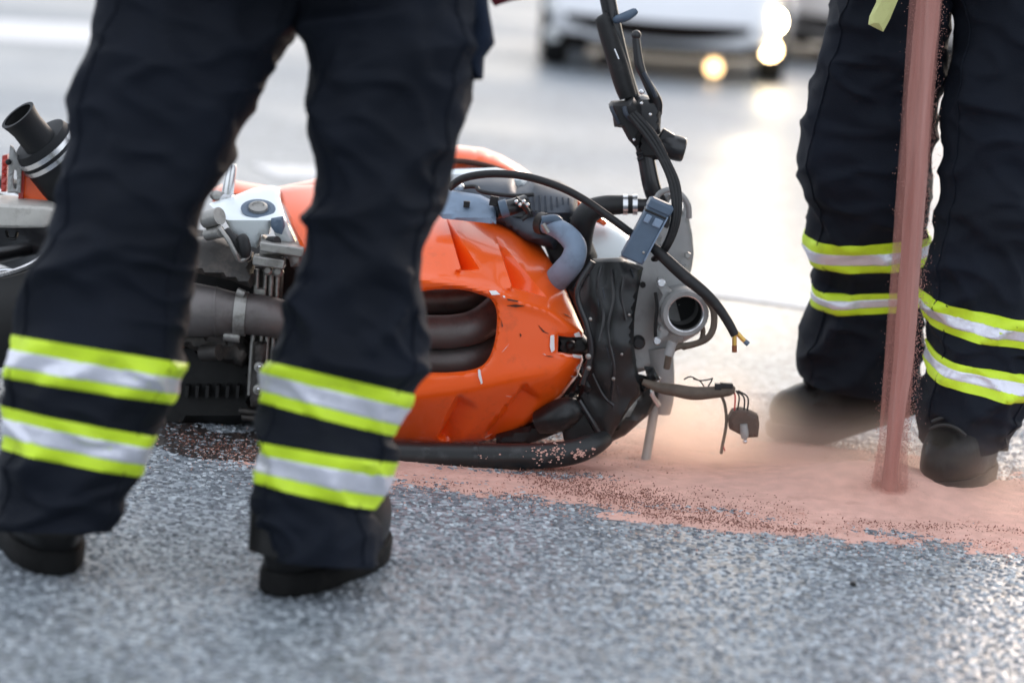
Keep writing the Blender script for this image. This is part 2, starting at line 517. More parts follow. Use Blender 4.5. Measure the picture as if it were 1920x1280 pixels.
def chips():
    """exposed aggregate of the road surface near the camera: thousands of small stones in one mesh"""
    N = 46000
    pts = []
    y = rng.uniform(3.05, 6.3, N * 2)
    hw = 0.20 * y + 0.12
    x = rng.uniform(-1, 1, N * 2) * hw
    k = rng.uniform(0, 1, N * 2) < (hw / hw.max())
    x, y = x[k][:N], y[k][:N]
    n = len(x)
    r = rng.uniform(0.0032, 0.0076, n)
    rot = rng.uniform(0, 6.283, n)
    base = np.array([[math.cos(a), math.sin(a), 0] for a in np.arange(6) * math.pi / 3])
    ring = np.repeat(base[None], n, 0) * (r[:, None, None]) * rng.uniform(0.65, 1.15, (n, 6, 1))
    ca, sa = np.cos(rot)[:, None], np.sin(rot)[:, None]
    rx = ring[:, :, 0] * ca - ring[:, :, 1] * sa
    ry = ring[:, :, 0] * sa + ring[:, :, 1] * ca
    top = ring * rng.uniform(0.5, 0.75, (n, 1, 1))
    tx = top[:, :, 0] * ca - top[:, :, 1] * sa
    ty = top[:, :, 0] * sa + top[:, :, 1] * ca
    hgt = rng.uniform(0.0006, 0.0024, n)[:, None] * np.ones((n, 6))
    tilt = rng.uniform(-0.25, 0.25, (n, 2))
    tz = hgt + tx * tilt[:, :1] + ty * tilt[:, 1:]
    V = np.zeros((n, 12, 3))
    V[:, :6, 0] = rx + x[:, None]; V[:, :6, 1] = ry + y[:, None]; V[:, :6, 2] = -0.001
    V[:, 6:, 0] = tx + x[:, None]; V[:, 6:, 1] = ty + y[:, None]; V[:, 6:, 2] = np.maximum(tz, 0.0003)
    quads = np.array([[i, (i + 1) % 6, 6 + (i + 1) % 6, 6 + i] for i in range(6)])
    idx = (np.arange(n) * 12)
    loops = []
    Q = (quads[None] + idx[:, None, None]).reshape(-1, 4)
    T = (np.arange(6, 12)[None] + idx[:, None])
    me = bpy.data.meshes.new('asphalt_aggregate')
    me.vertices.add(n * 12)
    me.vertices.foreach_set('co', V.ravel())
    li = np.concatenate([Q.ravel(), T.ravel()]).astype(np.int32)
    ls = np.concatenate([np.arange(len(Q)) * 4, len(Q) * 4 + np.arange(n) * 6]).astype(np.int32)
    me.loops.add(len(li))
    me.loops.foreach_set('vertex_index', li)
    me.polygons.add(len(ls))
    me.polygons.foreach_set('loop_start', ls)
    at_ = me.attributes.new('stone_tint', 'FLOAT', 'POINT')
    tint = np.repeat(rng.uniform(0, 1, n), 12)
    at_.data.foreach_set('value', tint.astype(np.float32))
    me.update(calc_edges=True)
    me.validate()
    m = bpy.data.materials.new('road_stone')
    m.use_nodes = True
    nt = m.node_tree
    p = nt.nodes['Principled BSDF']
    a = nt.nodes.new('ShaderNodeAttribute')
    a.attribute_name = 'stone_tint'
    c = nt.nodes.new('ShaderNodeValToRGB')
    c.color_ramp.elements[0].color = (0.088, 0.10, 0.114, 1)
    c.color_ramp.elements[1].color = (0.53, 0.575, 0.61, 1)
    e = c.color_ramp.elements.new(0.6)
    e.color = (0.245, 0.272, 0.295, 1)
    e = c.color_ramp.elements.new(0.3)
    e.color = (0.15, 0.165, 0.19, 1)
    nt.links.new(a.outputs['Fac'], c.inputs[0])
    nt.links.new(c.outputs[0], p.inputs['Base Color'])
    p.inputs['Roughness'].default_value = 0.65
    me.materials.append(m)
    o = bpy.data.objects.new('asphalt_aggregate', me)
    COL.objects.link(o)
    tag(o, kind='stuff')
chips()

def strip(p, w, z=0.004, name='road_marking'):
    """painted line along ground points p (Vectors) of width w"""
    V, Fc = [], []
    for i, q in enumerate(p):
        t = (p[min(i + 1, len(p) - 1)] - p[max(i - 1, 0)]).normalized()
        nrm = Vector((-t.y, t.x, 0))
        V += [Vector((q.x, q.y, z)) + nrm * w / 2, Vector((q.x, q.y, z)) - nrm * w / 2]
    for i in range(len(p) - 1):
        Fc.append((2 * i, 2 * i + 1, 2 * i + 3, 2 * i + 2))
    return tag(obj(name, (V, Fc), M['marking']), kind='structure')
g0, g1 = ground(1220, 528), ground(1800, 608)
strip([g0, (g0 + g1) / 2, g1], 0.22)
g0, g1 = ground(495, 322), ground(700, 330)
strip([g0, g1], 0.40)
g0, g1 = ground(-500, 30), ground(420, 78)
strip([g0, g1], 2.2)

# oil and dirt soaked into the road under the engine
ol_ = [(250, 800), (300, 838), (360, 858), (420, 866), (490, 868), (560, 862), (620, 850), (640, 820), (600, 796), (520, 800), (470, 806), (440, 818), (400, 812), (370, 796), (300, 786)]
ol_ = cr([(u + random.gauss(0, 5), v + random.gauss(0, 3)) for u, v in ol_], 5, True)
og = [ground(u, v) for u, v in ol_]
M['oil'] = mat('oily_road_dirt', (0.028, 0.022, 0.020), 0.4, vary=0.6, vscale=60, bump=0.8, bscale=200, dirt=(0.12, 0.09, 0.08), dirt_amt=0.7, dirt_scale=40, dirt_lo=0.5)
tag(obj('oil_stain', ([Vector((p.x, p.y, 0.0014)) for p in og], [tuple(range(len(og)))]), M['oil']), kind='structure')

# ------------------------------------------------------------------ powder on the road
YB = ground(900, 872).y + 0.04          # depth of the near side of the motorcycle
def powder_sheet():
    front = [(430, 862), (520, 872), (600, 900), (740, 912), (860, 922), (1000, 944), (1200, 974), (1400, 998), (1600, 1014), (1920, 1040), (2150, 1062)]
    back = [(2150, 905), (1920, 892), (1800, 872), (1640, 842), (1450, 820), (1250, 800), (1050, 815), (800, 842), (600, 850), (480, 845)]
    poly = [ground(u, v) for u, v in front + back]
    poly = [(p.x, p.y) for p in poly]
    P = np.array(poly)
    st = 0.011
    xs = np.arange(P[:, 0].min() - 0.1, P[:, 0].max() + 0.1, st)
    ys = np.arange(P[:, 1].min() - 0.1, P[:, 1].max() + 0.1, st)
    gx, gy = np.meshgrid(xs, ys)
    g = np.stack([gx.ravel(), gy.ravel()], 1)
    d = seg_dist(g, poly)
    sd_ = np.where(in_poly(g, poly), d, -d)
    m0 = ground(1668, 918)
    z = np.empty(len(g))
    for i, (x, y) in enumerate(g):
        n1 = noise.noise(Vector((x * 14, y * 14, 0)))
        n2 = noise.noise(Vector((x * 45, y * 45, 3)))
        n3 = noise.noise(Vector((x * 5, y * 9, 7)))
        s = sd_[i] - 0.01 + 0.030 * n1 + 0.014 * n2
        base = 0.0064 * (1 / (1 + math.exp(-s / 0.026))) - 0.0040 + 0.0024 * n3
        hm = 0.034 * math.exp(-(((x - m0.x) / 0.14) ** 2 + ((y - m0.y) / 0.15) ** 2)) + 0.02 * math.exp(-(((x - m0.x + 0.12) / 0.22) ** 2 + ((y - m0.y + 0.02) / 0.14) ** 2))
        z[i] = base + (hm + 0.003 * max(0, n3 + 0.2) + 0.0024 * n1 + 0.0018 * n2 + 0.0012 * noise.noise(Vector((x * 120, y * 120, 1)))) * (1 if s > -0.02 else 0.0)
    nx, ny = len(xs), len(ys)
    zz = z.reshape(ny, nx)
    Fc = []
    vis = zz > -0.0038
    for j in range(ny - 1):
        for i in range(nx - 1):
            if vis[j, i] or vis[j, i + 1] or vis[j + 1, i] or vis[j + 1, i + 1]:
                Fc.append((j * nx + i, j * nx + i + 1, (j + 1) * nx + i + 1, (j + 1) * nx + i))
    V = [(g[i, 0], g[i, 1], z[i]) for i in range(len(g))]
    o = obj('absorbent_powder', (V, Fc), M['powder'], ang=180)
    b = bmesh.new(); b.from_mesh(o.data)
    bmesh.ops.delete(b, geom=[v for v in b.verts if not v.link_faces], context='VERTS')
    for f in b.faces:
        if f.normal.z < 0: f.normal_flip()
    b.to_mesh(o.data); b.free()
    tag(o, kind='stuff')
    return poly
ppoly = powder_sheet()

def crumbs():
    """dark soaked crumbs lying in streaks on the powder"""
    V, Fc = [], []
    streaks = [((960, 895), (1130, 905), 16, 420), ((1010, 915), (1250, 945), 20, 900), ((1080, 930), (1420, 985), 24, 800), ((1200, 968), (1520, 1002), 9, 700),
               ((1600, 985), (1920, 1000), 8, 320), ((1000, 905), (1500, 960), 45, 900), ((740, 905), (1000, 940), 10, 160), ((1500, 985), (1900, 1030), 20, 250), ((320, 825), (480, 860), 25, 500)]
    for a, b, w, cnt in streaks:
        for _ in range(cnt):
            t = random.random()
            u = a[0] + (b[0] - a[0]) * t + random.gauss(0, 14)
            v = a[1] + (b[1] - a[1]) * t + random.gauss(0, w * 0.5)
            p = ground(u, v)
            r = random.uniform(0.0005, 0.0016)
            k = len(V)
            c = Vector((p.x, p.y, 0.0055 + random.uniform(0, 0.002)))
            for q in ((1, 0, 0), (0, 1, 0), (-1, 0, 0), (0, -1, 0), (0, 0, 1), (0, 0, -1)):
                V.append(c + Vector(q) * r * random.uniform(0.6, 1.4))
            for i in range(4):
                Fc.append((k + i, k + (i + 1) % 4, k + 4))
                Fc.append((k + (i + 1) % 4, k + i, k + 5))
    o = obj('dark_crumbs', (V, Fc), M['grain'], ang=20)
    tag(o, kind='stuff')
crumbs()
def granules():
    """loose pink granules on and around the powder"""
    V, Fc = [], []
    P = np.array(ppoly)
    lo, hi = P.min(0) - 0.16, P.max(0) + 0.16
    g = rng.uniform(lo, hi, (90000, 2))
    sd_ = np.where(in_poly(g, ppoly), 1, -1) * seg_dist(g, ppoly)
    for (x, y), d in zip(g, sd_):
        pr = 0.22 if d > 0.03 else 0.4 * math.exp(min(0, d) / 0.05)
        if random.random() > pr: continue
        r = random.uniform(0.0007, 0.0019)
        c = Vector((x, y, 0.0035 if d > 0.02 else 0.0018))
        k = len(V)
        for q in ((1, 0, 0), (0, 1, 0), (-1, 0, 0), (0, -1, 0), (0, 0, 1), (0, 0, -1)):
            V.append(c + Vector(q) * r * random.uniform(0.6, 1.4))
        for i in range(4):
            Fc.append((k + i, k + (i + 1) % 4, k + 4))
            Fc.append((k + (i + 1) % 4, k + i, k + 5))
    tag(obj('powder_granules', (V, Fc), M['powder'], ang=20), kind='stuff')
granules()

# ------------------------------------------------------------------ people
def leg_rows(rows, Y, thick, tilt, n_sm=16):
    """rows: (uL,vL,uR,vR[,thick scale]) silhouettes at depth Y (or callable of row index)"""
    q = cr([r if len(r) > 4 else r + (1.0,) for r in rows], n_sm)
    out = []
    for i, r in enumerate(q):
        t = i / (len(q) - 1)
        y = Y(t) if callable(Y) else Y
        a, b = at(r[0], r[1], y), at(r[2], r[3], y)
        out.append(((a + b) / 2, (b - a) / 2, Vector((0, thick * r[4], tilt * thick * r[4]))))
    return out
def leg_surface(rings, i, th, off=0.0, amp=0.007, seed=0.0, sm=1.0):
    c, a, b = rings[i]
    ct, st = math.cos(th), math.sin(th)
    e = 0.88
    x = math.copysign(abs(ct) ** e, ct)
    y = math.copysign(abs(st) ** e, st)
    p = c + a * x + b * y
    r = (a * ct / a.length * 1 + b * st / b.length)
    r.normalize()
    q = p + Vector((seed, 0, 0))
    # soft long folds, sharp diagonal creases, bunching towards the hem
    w = noise.noise(Vector((q.x * 5 + q.z * 3.5, q.y * 5, q.z * 9 - q.x * 5)))
    w2 = noise.noise(Vector((q.x * 9 - q.z * 7, q.y * 9, q.z * 15 + q.x * 10 + 5)))
    w3 = noise.noise(Vector((q.x * 3, q.y * 3, q.z * 4 + 9)))
    w4 = noise.noise(Vector((q.x * 6 + 4, q.y * 6, q.z * 30 + 3 * w)))
    hem = 1 / (1 + math.exp((q.z - 0.20) / 0.03)) + 0.8 * math.exp(-((q.z - 0.52) / 0.09) ** 2)
    inner = 0.45 + 0.55 * min(1.0, abs(st) * 1.6)          # calmer along the outline
    sharp = (1 - 3.2 * abs(w)) if abs(w) < 0.3 else 0.04 - (abs(w) - 0.3)
    sharp2 = (1 - 3.6 * abs(w2)) if abs(w2) < 0.27 else 0.03
    d = amp * sm * inner * (1.15 * sharp + 0.65 * sharp2 + w3 * 0.9 + 0.55 * hem * w4 - 0.5)
    return p + r * (d + off)
def leg_mesh(rings, n=72, **kw):
    V, Fc = [], []
    m = len(rings)
    for i in range(m):
        for k in range(n):
            V.append(leg_surface(rings, i, 2 * math.pi * k / n, **kw))
    for i in range(m - 1):
        for k in range(n):
            k2 = (k + 1) % n
            Fc.append((i * n + k, i * n + k2, (i + 1) * n + k2, (i + 1) * n + k))
    return V, Fc
def frac_ring(rings, f):
    i = min(int(f), len(rings) - 2)
    t = f - i
    return tuple(rings[i][k].lerp(rings[i + 1][k], t) for k in range(3))
def band_mesh(rings, f0, f1, off, steps=8, n=72, **kw):
    sub = [frac_ring(rings, f0 + (f1 - f0) * k / steps) for k in range(steps + 1)]
    V, Fc = [], []
    for lay, o in ((0, off), (1, off - 0.004)):
        for i in range(steps + 1):
            oo = o - (0.0012 if i in (0, steps) and lay == 0 else 0)
            for k in range(n):
                V.append(leg_surface(sub, i, 2 * math.pi * k / n, off=oo, **kw))
    m = (steps + 1) * n
    for i in range(steps):
        for k in range(n):
            k2 = (k + 1) % n
            Fc.append((i * n + k, i * n + k2, (i + 1) * n + k2, (i + 1) * n + k))
            Fc.append((m + i * n + k2, m + i * n + k, m + (i + 1) * n + k, m + (i + 1) * n + k2))
    for k in range(n):
        k2 = (k + 1) % n
        Fc.append((k2, k, m + k, m + k2))
        Fc.append((steps * n + k, steps * n + k2, m + steps * n + k2, m + steps * n + k))
    return V, Fc

BOOT = [(0.026, -0.084, 0.222, 0.049), (0.045, -0.088, 0.228, 0.053), (0.065, -0.086, 0.226, 0.0535), (0.085, -0.082, 0.214, 0.0525), (0.100, -0.079, 0.185, 0.051),
        (0.115, -0.076, 0.145, 0.0495), (0.135, -0.075, 0.108, 0.048), (0.15, -0.072, 0.09, 0.046)]
def slices(rows, n=36, capt=True):
    V, Fc = [], []
    for z, y0, y1, w in rows:
        yc, hy = (y0 + y1) / 2, (y1 - y0) / 2
        for k in range(n):
            a = 2 * math.pi * k / n
            s, c = math.sin(a), math.cos(a)
            yy = yc + hy * math.copysign(abs(s) ** 0.85, s)
            t = (yy - y0) / (y1 - y0)
            wid = w * (0.80 + 0.22 * math.sin(math.pi * min(1, max(0, (t - 0.1) * 1.15))) - 0.14 * math.exp(-((t - 0.42) / 0.14) ** 2) * (1 if z < 0.1 else 0))
            V.append(Vector((wid * math.copysign(abs(c) ** 0.7, c), yy, z)))
    for i in range(len(rows) - 1):
        for k in range(n):
            k2 = (k + 1) % n
            Fc.append((i * n + k, i * n + k2, (i + 1) * n + k2, (i + 1) * n + k))
    Fc.append(tuple(range(n)))
    Fc.append(tuple((len(rows) - 1) * n + k for k in range(n)))
    return V, Fc
def boot(parent, heel, fwd, pitch=0.0, scale=1.0, lift=0.0):
    """heel: ground point under the heel, fwd: direction of the toe on the ground; pitch raises the heel"""
    f = Vector((fwd[0], fwd[1], 0)).normalized()
    rt = Vector((f.y, -f.x, 0))
    base = Matrix((rt, f, Vector((0, 0, 1)))).transposed()
    toe = Vector((0, 0.13, 0.0))
    rot = Matrix.Rotation(-R(pitch), 3, 'X')
    def tr(v):
        v = Vector(v)
        if pitch and v.y < 0.13:
            v = rot @ (v - toe) + toe
        return Vector(heel) + Vector((0, 0, lift)) + base @ (v * scale)
    up = slices(cr(BOOT, 3))
    V = []
    for v in up[0]:
        w = noise.noise(Vector((v.x * 30, v.y * 30, v.z * 45))) * 0.0025
        V.append(tr(v + Vector((v.x * w * 20, 0, w))))
    o = obj('boot', (V, up[1]), M['boot'], parent, ang=60)
    sl_ = slices([(0.0, -0.084, 0.222, 0.052), (0.004, -0.09, 0.230, 0.056), (0.024, -0.091, 0.233, 0.0575), (0.030, -0.088, 0.229, 0.055)])
    obj('sole', ([tr(v) for v in sl_[0]], sl_[1]), M['sole'], o, ang=50)
    # heel counter, seam welt, collar and laces
    pull = slices([(0.05, -0.0925, -0.03, 0.052), (0.11, -0.084, -0.03, 0.0515), (0.115, -0.082, -0.03, 0.050)])
    obj('heel_counter', ([tr(v) for v in pull[0]], pull[1]), M['boot'], o, ang=50)
    for k in range(3):
        y, z = 0.165 - k * 0.019, 0.106 + k * 0.0115
        t = tube([tr((x * 0.034, y + 0.006 * x * (1 if k % 2 else -1), z + 0.012 * (1 - x * x))) for x in np.linspace(-1, 1, 9)], 0.0032, 8)
        obj('lace', t, M['lace'], o)
    return o

def firefighter(name_label, legs, hip_rows, Yhip, Yf, tilt, thick, boots, seed, group, upper, body_chain):
    base = Vector(((boots[0][0].x + boots[1][0].x) / 2, (boots[0][0].y + boots[1][0].y) / 2, 0))
    p = empty('person', base)
    tag(p, name_label, 'person', group)
    geos = []
    bands = []
    seams = []
    for k, (rows, marks) in enumerate(legs):
        Yk = Yf[k]
        rings = leg_rows(rows, Yk, thick[k], tilt[k])
        kw = dict(seed=seed + k * 3.1)
        g = leg_mesh(rings, amp=0.0150, **kw)
        geos.append(g)
        for f0, f1 in marks:
            bands.append((rings, f0 * 16, f1 * 16, kw))
        for th in (-0.62, -2.5):
            seams.append([leg_surface(rings, i, th, off=0.0012, amp=0.0150, **kw) for i in range(0, len(rings) - 1, 2)])
    hr = leg_rows(hip_rows, Yhip, 0.15, 0.0)
    geos.append(leg_mesh(hr, amp=0.006, seed=seed + 9))
    tr_ = obj('trousers', join(*geos), M['navy'], p, ang=180)
    for sp in seams:
        obj('seam', tube(sp, 0.0018, 6), M['navy'], tr_)
    for rings, f0, f1, kw in bands:
        b = obj('reflective_band', band_mesh(rings, f0, f1, 0.0032, amp=0.0150, **kw), M['hivis'], p, ang=70)
        d = f1 - f0
        obj('silver_stripe', band_mesh(rings, f0 + d * 0.31, f0 + d * 0.69, 0.0046, amp=0.0150, **kw), M['silver_tape'], b, ang=70)
    for heel, fwd, pitch, lift, sc_ in boots:
        boot(p, heel, fwd, pitch, scale=sc_, lift=lift)
    # body and jacket, mostly above the frame
    def skin(name, chain, edges, radii, material):
        me = bpy.data.meshes.new(name)
        me.from_pydata([tuple(Vector(c) - base) for c in chain], edges, [])
        me.materials.append(material)
        o = bpy.data.objects.new(name, me)
        COL.objects.link(o)
        o.parent = p
        sk = o.modifiers.new('skin', 'SKIN')
        for i, r in enumerate(radii):
            sv = me.skin_vertices[0].data[i]
            sv.radius = r if isinstance(r, tuple) else (r, r)
            sv.use_root = (i == 0)
        sk.use_smooth_shade = True
        s = o.modifiers.new('sub', 'SUBSURF')
        s.levels = s.render_levels = 2
        return o
    pel, chest, neck, head, shl, shr, ell, elr, hal, har = body_chain
    skin('body', [pel, chest, neck, head, shl, shr, ell, elr, hal, har],
         [(0, 1), (1, 2), (2, 3), (1, 4), (1, 5), (4, 6), (5, 7), (6, 8), (7, 9)],
         [0.12, 0.12, 0.06, (0.085, 0.1), 0.06, 0.06, 0.04, 0.04, 0.035, 0.035], M['skin'])
    hl, hrr = Vector(ell).lerp(Vector(hal), 0.85), Vector(elr).lerp(Vector(har), 0.85)
    skin('jacket', [pel, chest, Vector(chest).lerp(Vector(neck), 0.7), shl, shr, ell, elr, hl, hrr],
         [(0, 1), (1, 2), (1, 3), (1, 4), (3, 5), (4, 6), (5, 7), (6, 8)],
         [(0.23, 0.17), (0.19, 0.15), 0.09, 0.09, 0.09, 0.07, 0.07, 0.06, 0.06], M['navy2'])
    h = Vector(head)
    obj('helmet', lathe(h + Vector((0, 0, -0.01)), (0, 0, 1), [(-0.01, 0.17), (0.0, 0.172), (0.012, 0.135), (0.06, 0.13), (0.11, 0.105), (0.145, 0.06), (0.16, 0.002)], 36), M['helmet'], p, ang=60)
    return p

# near firefighter, back to the camera
gR, gL = ground(590, 1128), ground(92, 1082)
Y1 = (gR.y + gL.y) / 2 + 0.03
L1 = [(195, -170, 600, -170), (188, 0, 580, 0), (170, 100, 526, 95), (136, 190, 480, 185), (126, 290, 430, 290), (112, 390, 388, 385), (82, 470, 367, 470), (46, 550, 353, 556),
      (28, 628, 340, 679), (18, 708, 323, 757), (13, 735, 303, 785), (8, 760, 285, 815), (6, 840, 261, 892), (-4, 900, 244, 930), (-10, 945, 240, 957), (-6, 992, 214, 996)]
R1 = [(500, -170, 905, -170), (542, 0, 893, 0), (566, 85, 886, 100), (580, 150, 878, 165), (580, 225, 864, 245), (585, 300, 853, 315), (587, 370, 832, 388), (573, 430, 807, 445),
      (560, 500, 800, 525), (545, 565, 812, 600), (522, 622, 812, 668), (502, 676, 784, 741), (489, 753, 746, 819), (488, 790, 752, 848), (491, 827, 747, 868), (490, 905, 692, 951),
      (478, 932, 697, 972), (482, 980, 706, 1012), (500, 1046, 704, 1062)]
YL = lambda t: Y1 + 0.02
person1 = firefighter(
    'firefighter seen from behind in dark navy trousers standing in front of the fallen motorcycle',
    [(L1, [(8, 9), (11, 12)]), (R1, [(11, 12), (14, 15)])],
    [(300, -460, 870, -440), (240, -300, 900, -285), (200, -150, 905, -140), (215, -80, 885, -75), (330, -30, 780, -28)], Y1, [YL, YL], [-0.17, -0.17], [0.095, 0.095],
    [(gL + Vector((-0.026, 0.112, 0)), (-0.34, 1), 0, 0, 1.26), (gR + Vector((-0.026, 0.112, 0)), (0.34, 1), 0, 0, 1.24)], 1.0, 'firefighters standing at the crash',
    None,
    [at(580, -280, Y1), at(610, -720, Y1), at(625, -930, Y1), at(632, -1080, Y1), at(400, -800, Y1), at(830, -770, Y1), at(330, -450, Y1 + 0.05), at(930, -420, Y1 + 0.05), at(360, -160, Y1 + 0.2), at(905, -150, Y1 + 0.22)])
# cargo pocket hanging off the outer thigh
pk = plate([(845, -150), (905, -130), (912, -20), (916, 20), (927, 84), (907, 110), (905, 150), (886, 151), (860, 80)], Y1 + 0.00, 0.05, grid=10, roll=16, rolld=0.02,
           fn=lambda u, v: 0.012 * math.sin((v + u) * 0.05))
obj('cargo_pocket', pk, M['navy2'], person1, ang=60)

rcl = plate([(895, -165), (930, -170), (985, -120), (1020, -40), (1000, -6), (960, 2), (940, 8), (928, 13), (921, 4), (915, -60)], Y1 + 0.20, 0.012, grid=10, roll=8, rolld=0.006,
            fn=lambda u, v: 0.012 * math.sin(u * 0.09 + v * 0.02))
rcp = at(930, -150, Y1 + 0.2)
tag(obj('red_cloth', rcl, M['redcloth'], loc=tuple(rcp)), 'corner of a dark red cloth held beside the thigh pocket of the near firefighter', 'cloth')

# far firefighter, pouring powder
g2R, g2L = ground(1800, 915), ground(1470, 832)
YR2 = g2R.y + 0.02
YL2 = g2L.y + 0.04
L2 = [(1590, -170, 1800, -170), (1566, 0, 1790, 0), (1538, 105, 1780, 110), (1518, 180, 1764, 185), (1496, 295, 1746, 295), (1516, 375, 1740, 372), (1509, 440, 1736, 428), (1527, 494, 1734, 483),
      (1526, 515, 1732, 503), (1525, 533, 1731, 522), (1517, 570, 1728, 560), (1508, 605, 1727, 600), (1497, 660, 1726, 655), (1498, 698, 1722, 735)]
R2 = [(1770, -170, 2020, -170), (1780, 0, 2005, 0), (1790, 120, 1992, 120), (1768, 240, 1978, 240), (1767, 320, 1968, 325), (1752, 420, 1958, 425), (1734, 490, 1950, 505), (1732, 545, 1948, 588),
      (1743, 603, 1943, 642), (1747, 625, 1940, 668), (1748, 650, 1938, 690), (1741, 695, 1930, 745), (1728, 770, 1908, 795), (1732, 825, 1872, 832)]
person2 = firefighter(
    'firefighter in dark navy trousers stepping behind the stream of falling pink powder',
    [(L2, [(6, 7), (9, 10)]), (R2, [(7, 8), (10, 11)])],
    [(1620, -520, 1990, -500), (1590, -330, 2020, -320), (1585, -160, 2015, -150), (1600, -90, 1990, -85), (1680, -40, 1900, -38)], YR2 + 0.1,
    [lambda t: YR2 + 0.1 + (YL2 - YR2 - 0.1) * t + 0.05 * math.sin(t * 3.1), lambda t: YR2 + 0.1 - 0.07 * t], [0.14, 0.10], [0.10, 0.10],
    [(g2L + Vector((0.212, 0.06, 0)), (-1, -0.12), 20, 0.006, 1.08), (ground(1805, 905) + Vector((0.02, 0.05, 0)), (-0.42, -0.9), 0, 0, 1.1)], 5.0, 'firefighters standing at the crash',
    None,
    [at(1800, -330, YR2 + 0.1), at(1840, -700, YR2 + 0.1), at(1855, -860, YR2 + 0.1), at(1862, -980, YR2 + 0.1), at(1680, -720, YR2), at(2010, -700, YR2), at(1600, -520, YR2 - 0.15), at(2010, -480, YR2 - 0.15), at(1690, -430, YR2 - 0.3), at(1860, -430, YR2 - 0.3)])
stp = ptube([(1662, -60, YR2 - 0.02), (1668, -10, YR2 - 0.02), (1660, 18, YR2 - 0.02), (1645, 50, YR2 - 0.02)], 20, 12)
stp = plate([(1650, -70), (1692, -70), (1684, 0), (1668, 38), (1656, 60), (1630, 47), (1632, 32), (1645, 5)], YR2 - 0.06, 0.018, grid=9, roll=10, rolld=0.008)
obj('yellow_strap', stp, M['strap'], person2)

# ------------------------------------------------------------------ motorcycle
B = empty('fallen_motorcycle', (ground(800, 870).x, YB + 0.15, 0))
tag(B, 'wrecked orange and white motorcycle lying on its side with its front end torn off', 'motorcycle')
def part(name, geo, m, parent=B, ang=40, bevel=0, label=None):
    o = obj(name, geo, M[m], parent, ang, bevel)
    if label: o['label'] = label
    return o
def sstep(a, b, x):
    t = min(1, max(0, (x - a) / (b - a)))
    return t * t * (3 - 2 * t)
# --- main orange fairing
FO = [(519, 356), (536, 350), (585, 347), (700, 364), (800, 383), (833, 387), (880, 394), (930, 402), (962, 413), (990, 432), (1014, 460), (1040, 503), (1063, 548), (1082, 595), (1094, 622), (1093, 632), (1070, 632),
      (1047, 629), (1046, 660), (1068, 664), (1091, 665), (1093, 675), (1083, 704), (1056, 740), (1022, 775), (985, 800), (940, 820), (890, 829), (820, 831), (752, 829), (680, 826), (640, 800),
      (620, 740), (600, 640), (585, 540), (568, 472), (545, 420)]
FH = [(760, 560), (800, 545), (860, 543), (900, 552), (922, 563), (931, 585), (931, 615), (925, 650), (912, 678), (890, 692), (850, 698), (800, 698), (750, 690), (735, 620)]
y1 = lambda u: np.interp(u, [500, 640, 800, 865, 920, 1027, 1090], [470, 510, 526, 533, 548, 583, 626])
y2 = lambda u: np.interp(u, [620, 740, 850, 960, 1040, 1090], [755, 748, 736, 714, 700, 674])
V1 = [(835, 402), (865, 506), (900, 505)]
V2 = [(929, 441), (961, 539), (1026, 558)]
def lin(a, b, u, v):         # signed side distance of (u,v) from line a->b, positive to the right in the picture
    dx, dy = b[0] - a[0], b[1] - a[1]
    L = math.hypot(dx, dy)
    return ((u - a[0]) * dy - (v - a[1]) * dx) / L, ((u - a[0]) * dx + (v - a[1]) * dy) / L
def fair(u, v):
    a, b = y1(u), y2(u)
    d = 0.0
    k = 5.0
    d += 0.00115 * k * math.log1p(math.exp(min(50, (a - v) / k)))
    d += 0.0013 * k * math.log1p(math.exp(min(50, (v - b) / k)))
    d += 0.00085 * max(0, a - v - 60) ** 2 / 60          # upper panel rolls over
    if u > 860: d += 0.10 * ((u - 860) / 235) ** 2
    if u < 650: d += 0.08 * ((650 - u) / 130) ** 2
    # shoulder lip above the opening
    d -= 0.007 * math.exp(-((v - a) / 9) ** 2)
    # two triangular scoops
    for T in (V1, V2):
        s1, t1 = lin(T[0], T[1], u, v)        # right of the left edge
        L = math.hypot(T[1][0] - T[0][0], T[1][1] - T[0][1])
        if -26 < s1 < 0 and -10 < t1 < L + 1:   # raised lip left of the scoop
            w = min(1, max(0, t1 / L))
            d -= 0.016 * w * (1 + s1 / 26) ** 1.5
        s2, _ = lin(T[0], T[2], u, v)
        bot, _ = lin(T[1], T[2], u, v)
        if s1 >= 0 and s2 <= 0 and bot >= 0:
            tot = s1 - s2
            dep = 0.058 * min(1, max(0.05, t1 / L))
            d += dep * (1 - s1 / max(tot, 1e-3))
    # two slanted creases on the lower panel
    for A, Bq in (((862, 738), (822, 812)), ((985, 716), (908, 812))):
        s, t = lin(A, Bq, u, v)
        L = math.hypot(A[0] - Bq[0], A[1] - Bq[1])
        s = s if True else -s
        if 0 < t < L + 12:
            w = sstep(0, 14, t) * (1 - sstep(L - 5, L + 12, t))
            if 0 <= -s < 70: d += 0.0 
            if 0 <= s < 46: d += 0.045 * w * (1 - s / 46) * min(1, s / 3)
    d += 0.0015 * noise.noise(Vector((u / 60, v / 60, 1)))
    return d
YF = YB - 0.02
def vent_lines(T):
    c = np.mean(T, 0)
    out = []
    for k in (0.97, 1.05):
        q = [tuple(c + (np.array(p) - c) * k) for p in T]
        out.append([q[0], q[1], q[2]])
    out.append([tuple(c + (np.array(p) - c) * 0.985) for p in (T[0], T[2])])
    return out
fairing = part('side_fairing', plate(FO, YF, 0.005, [FH], fair, grid=5.5, roll=9, rolld=0.010,
    lines=[ln for T in (V1, V2) for ln in vent_lines(T)] + [[(862 + e, 744), (824 + e, 808)] for e in (0, 4)] + [[(985 + e, 724), (910 + e, 810)] for e in (0, 4)]), 'orange', ang=34)
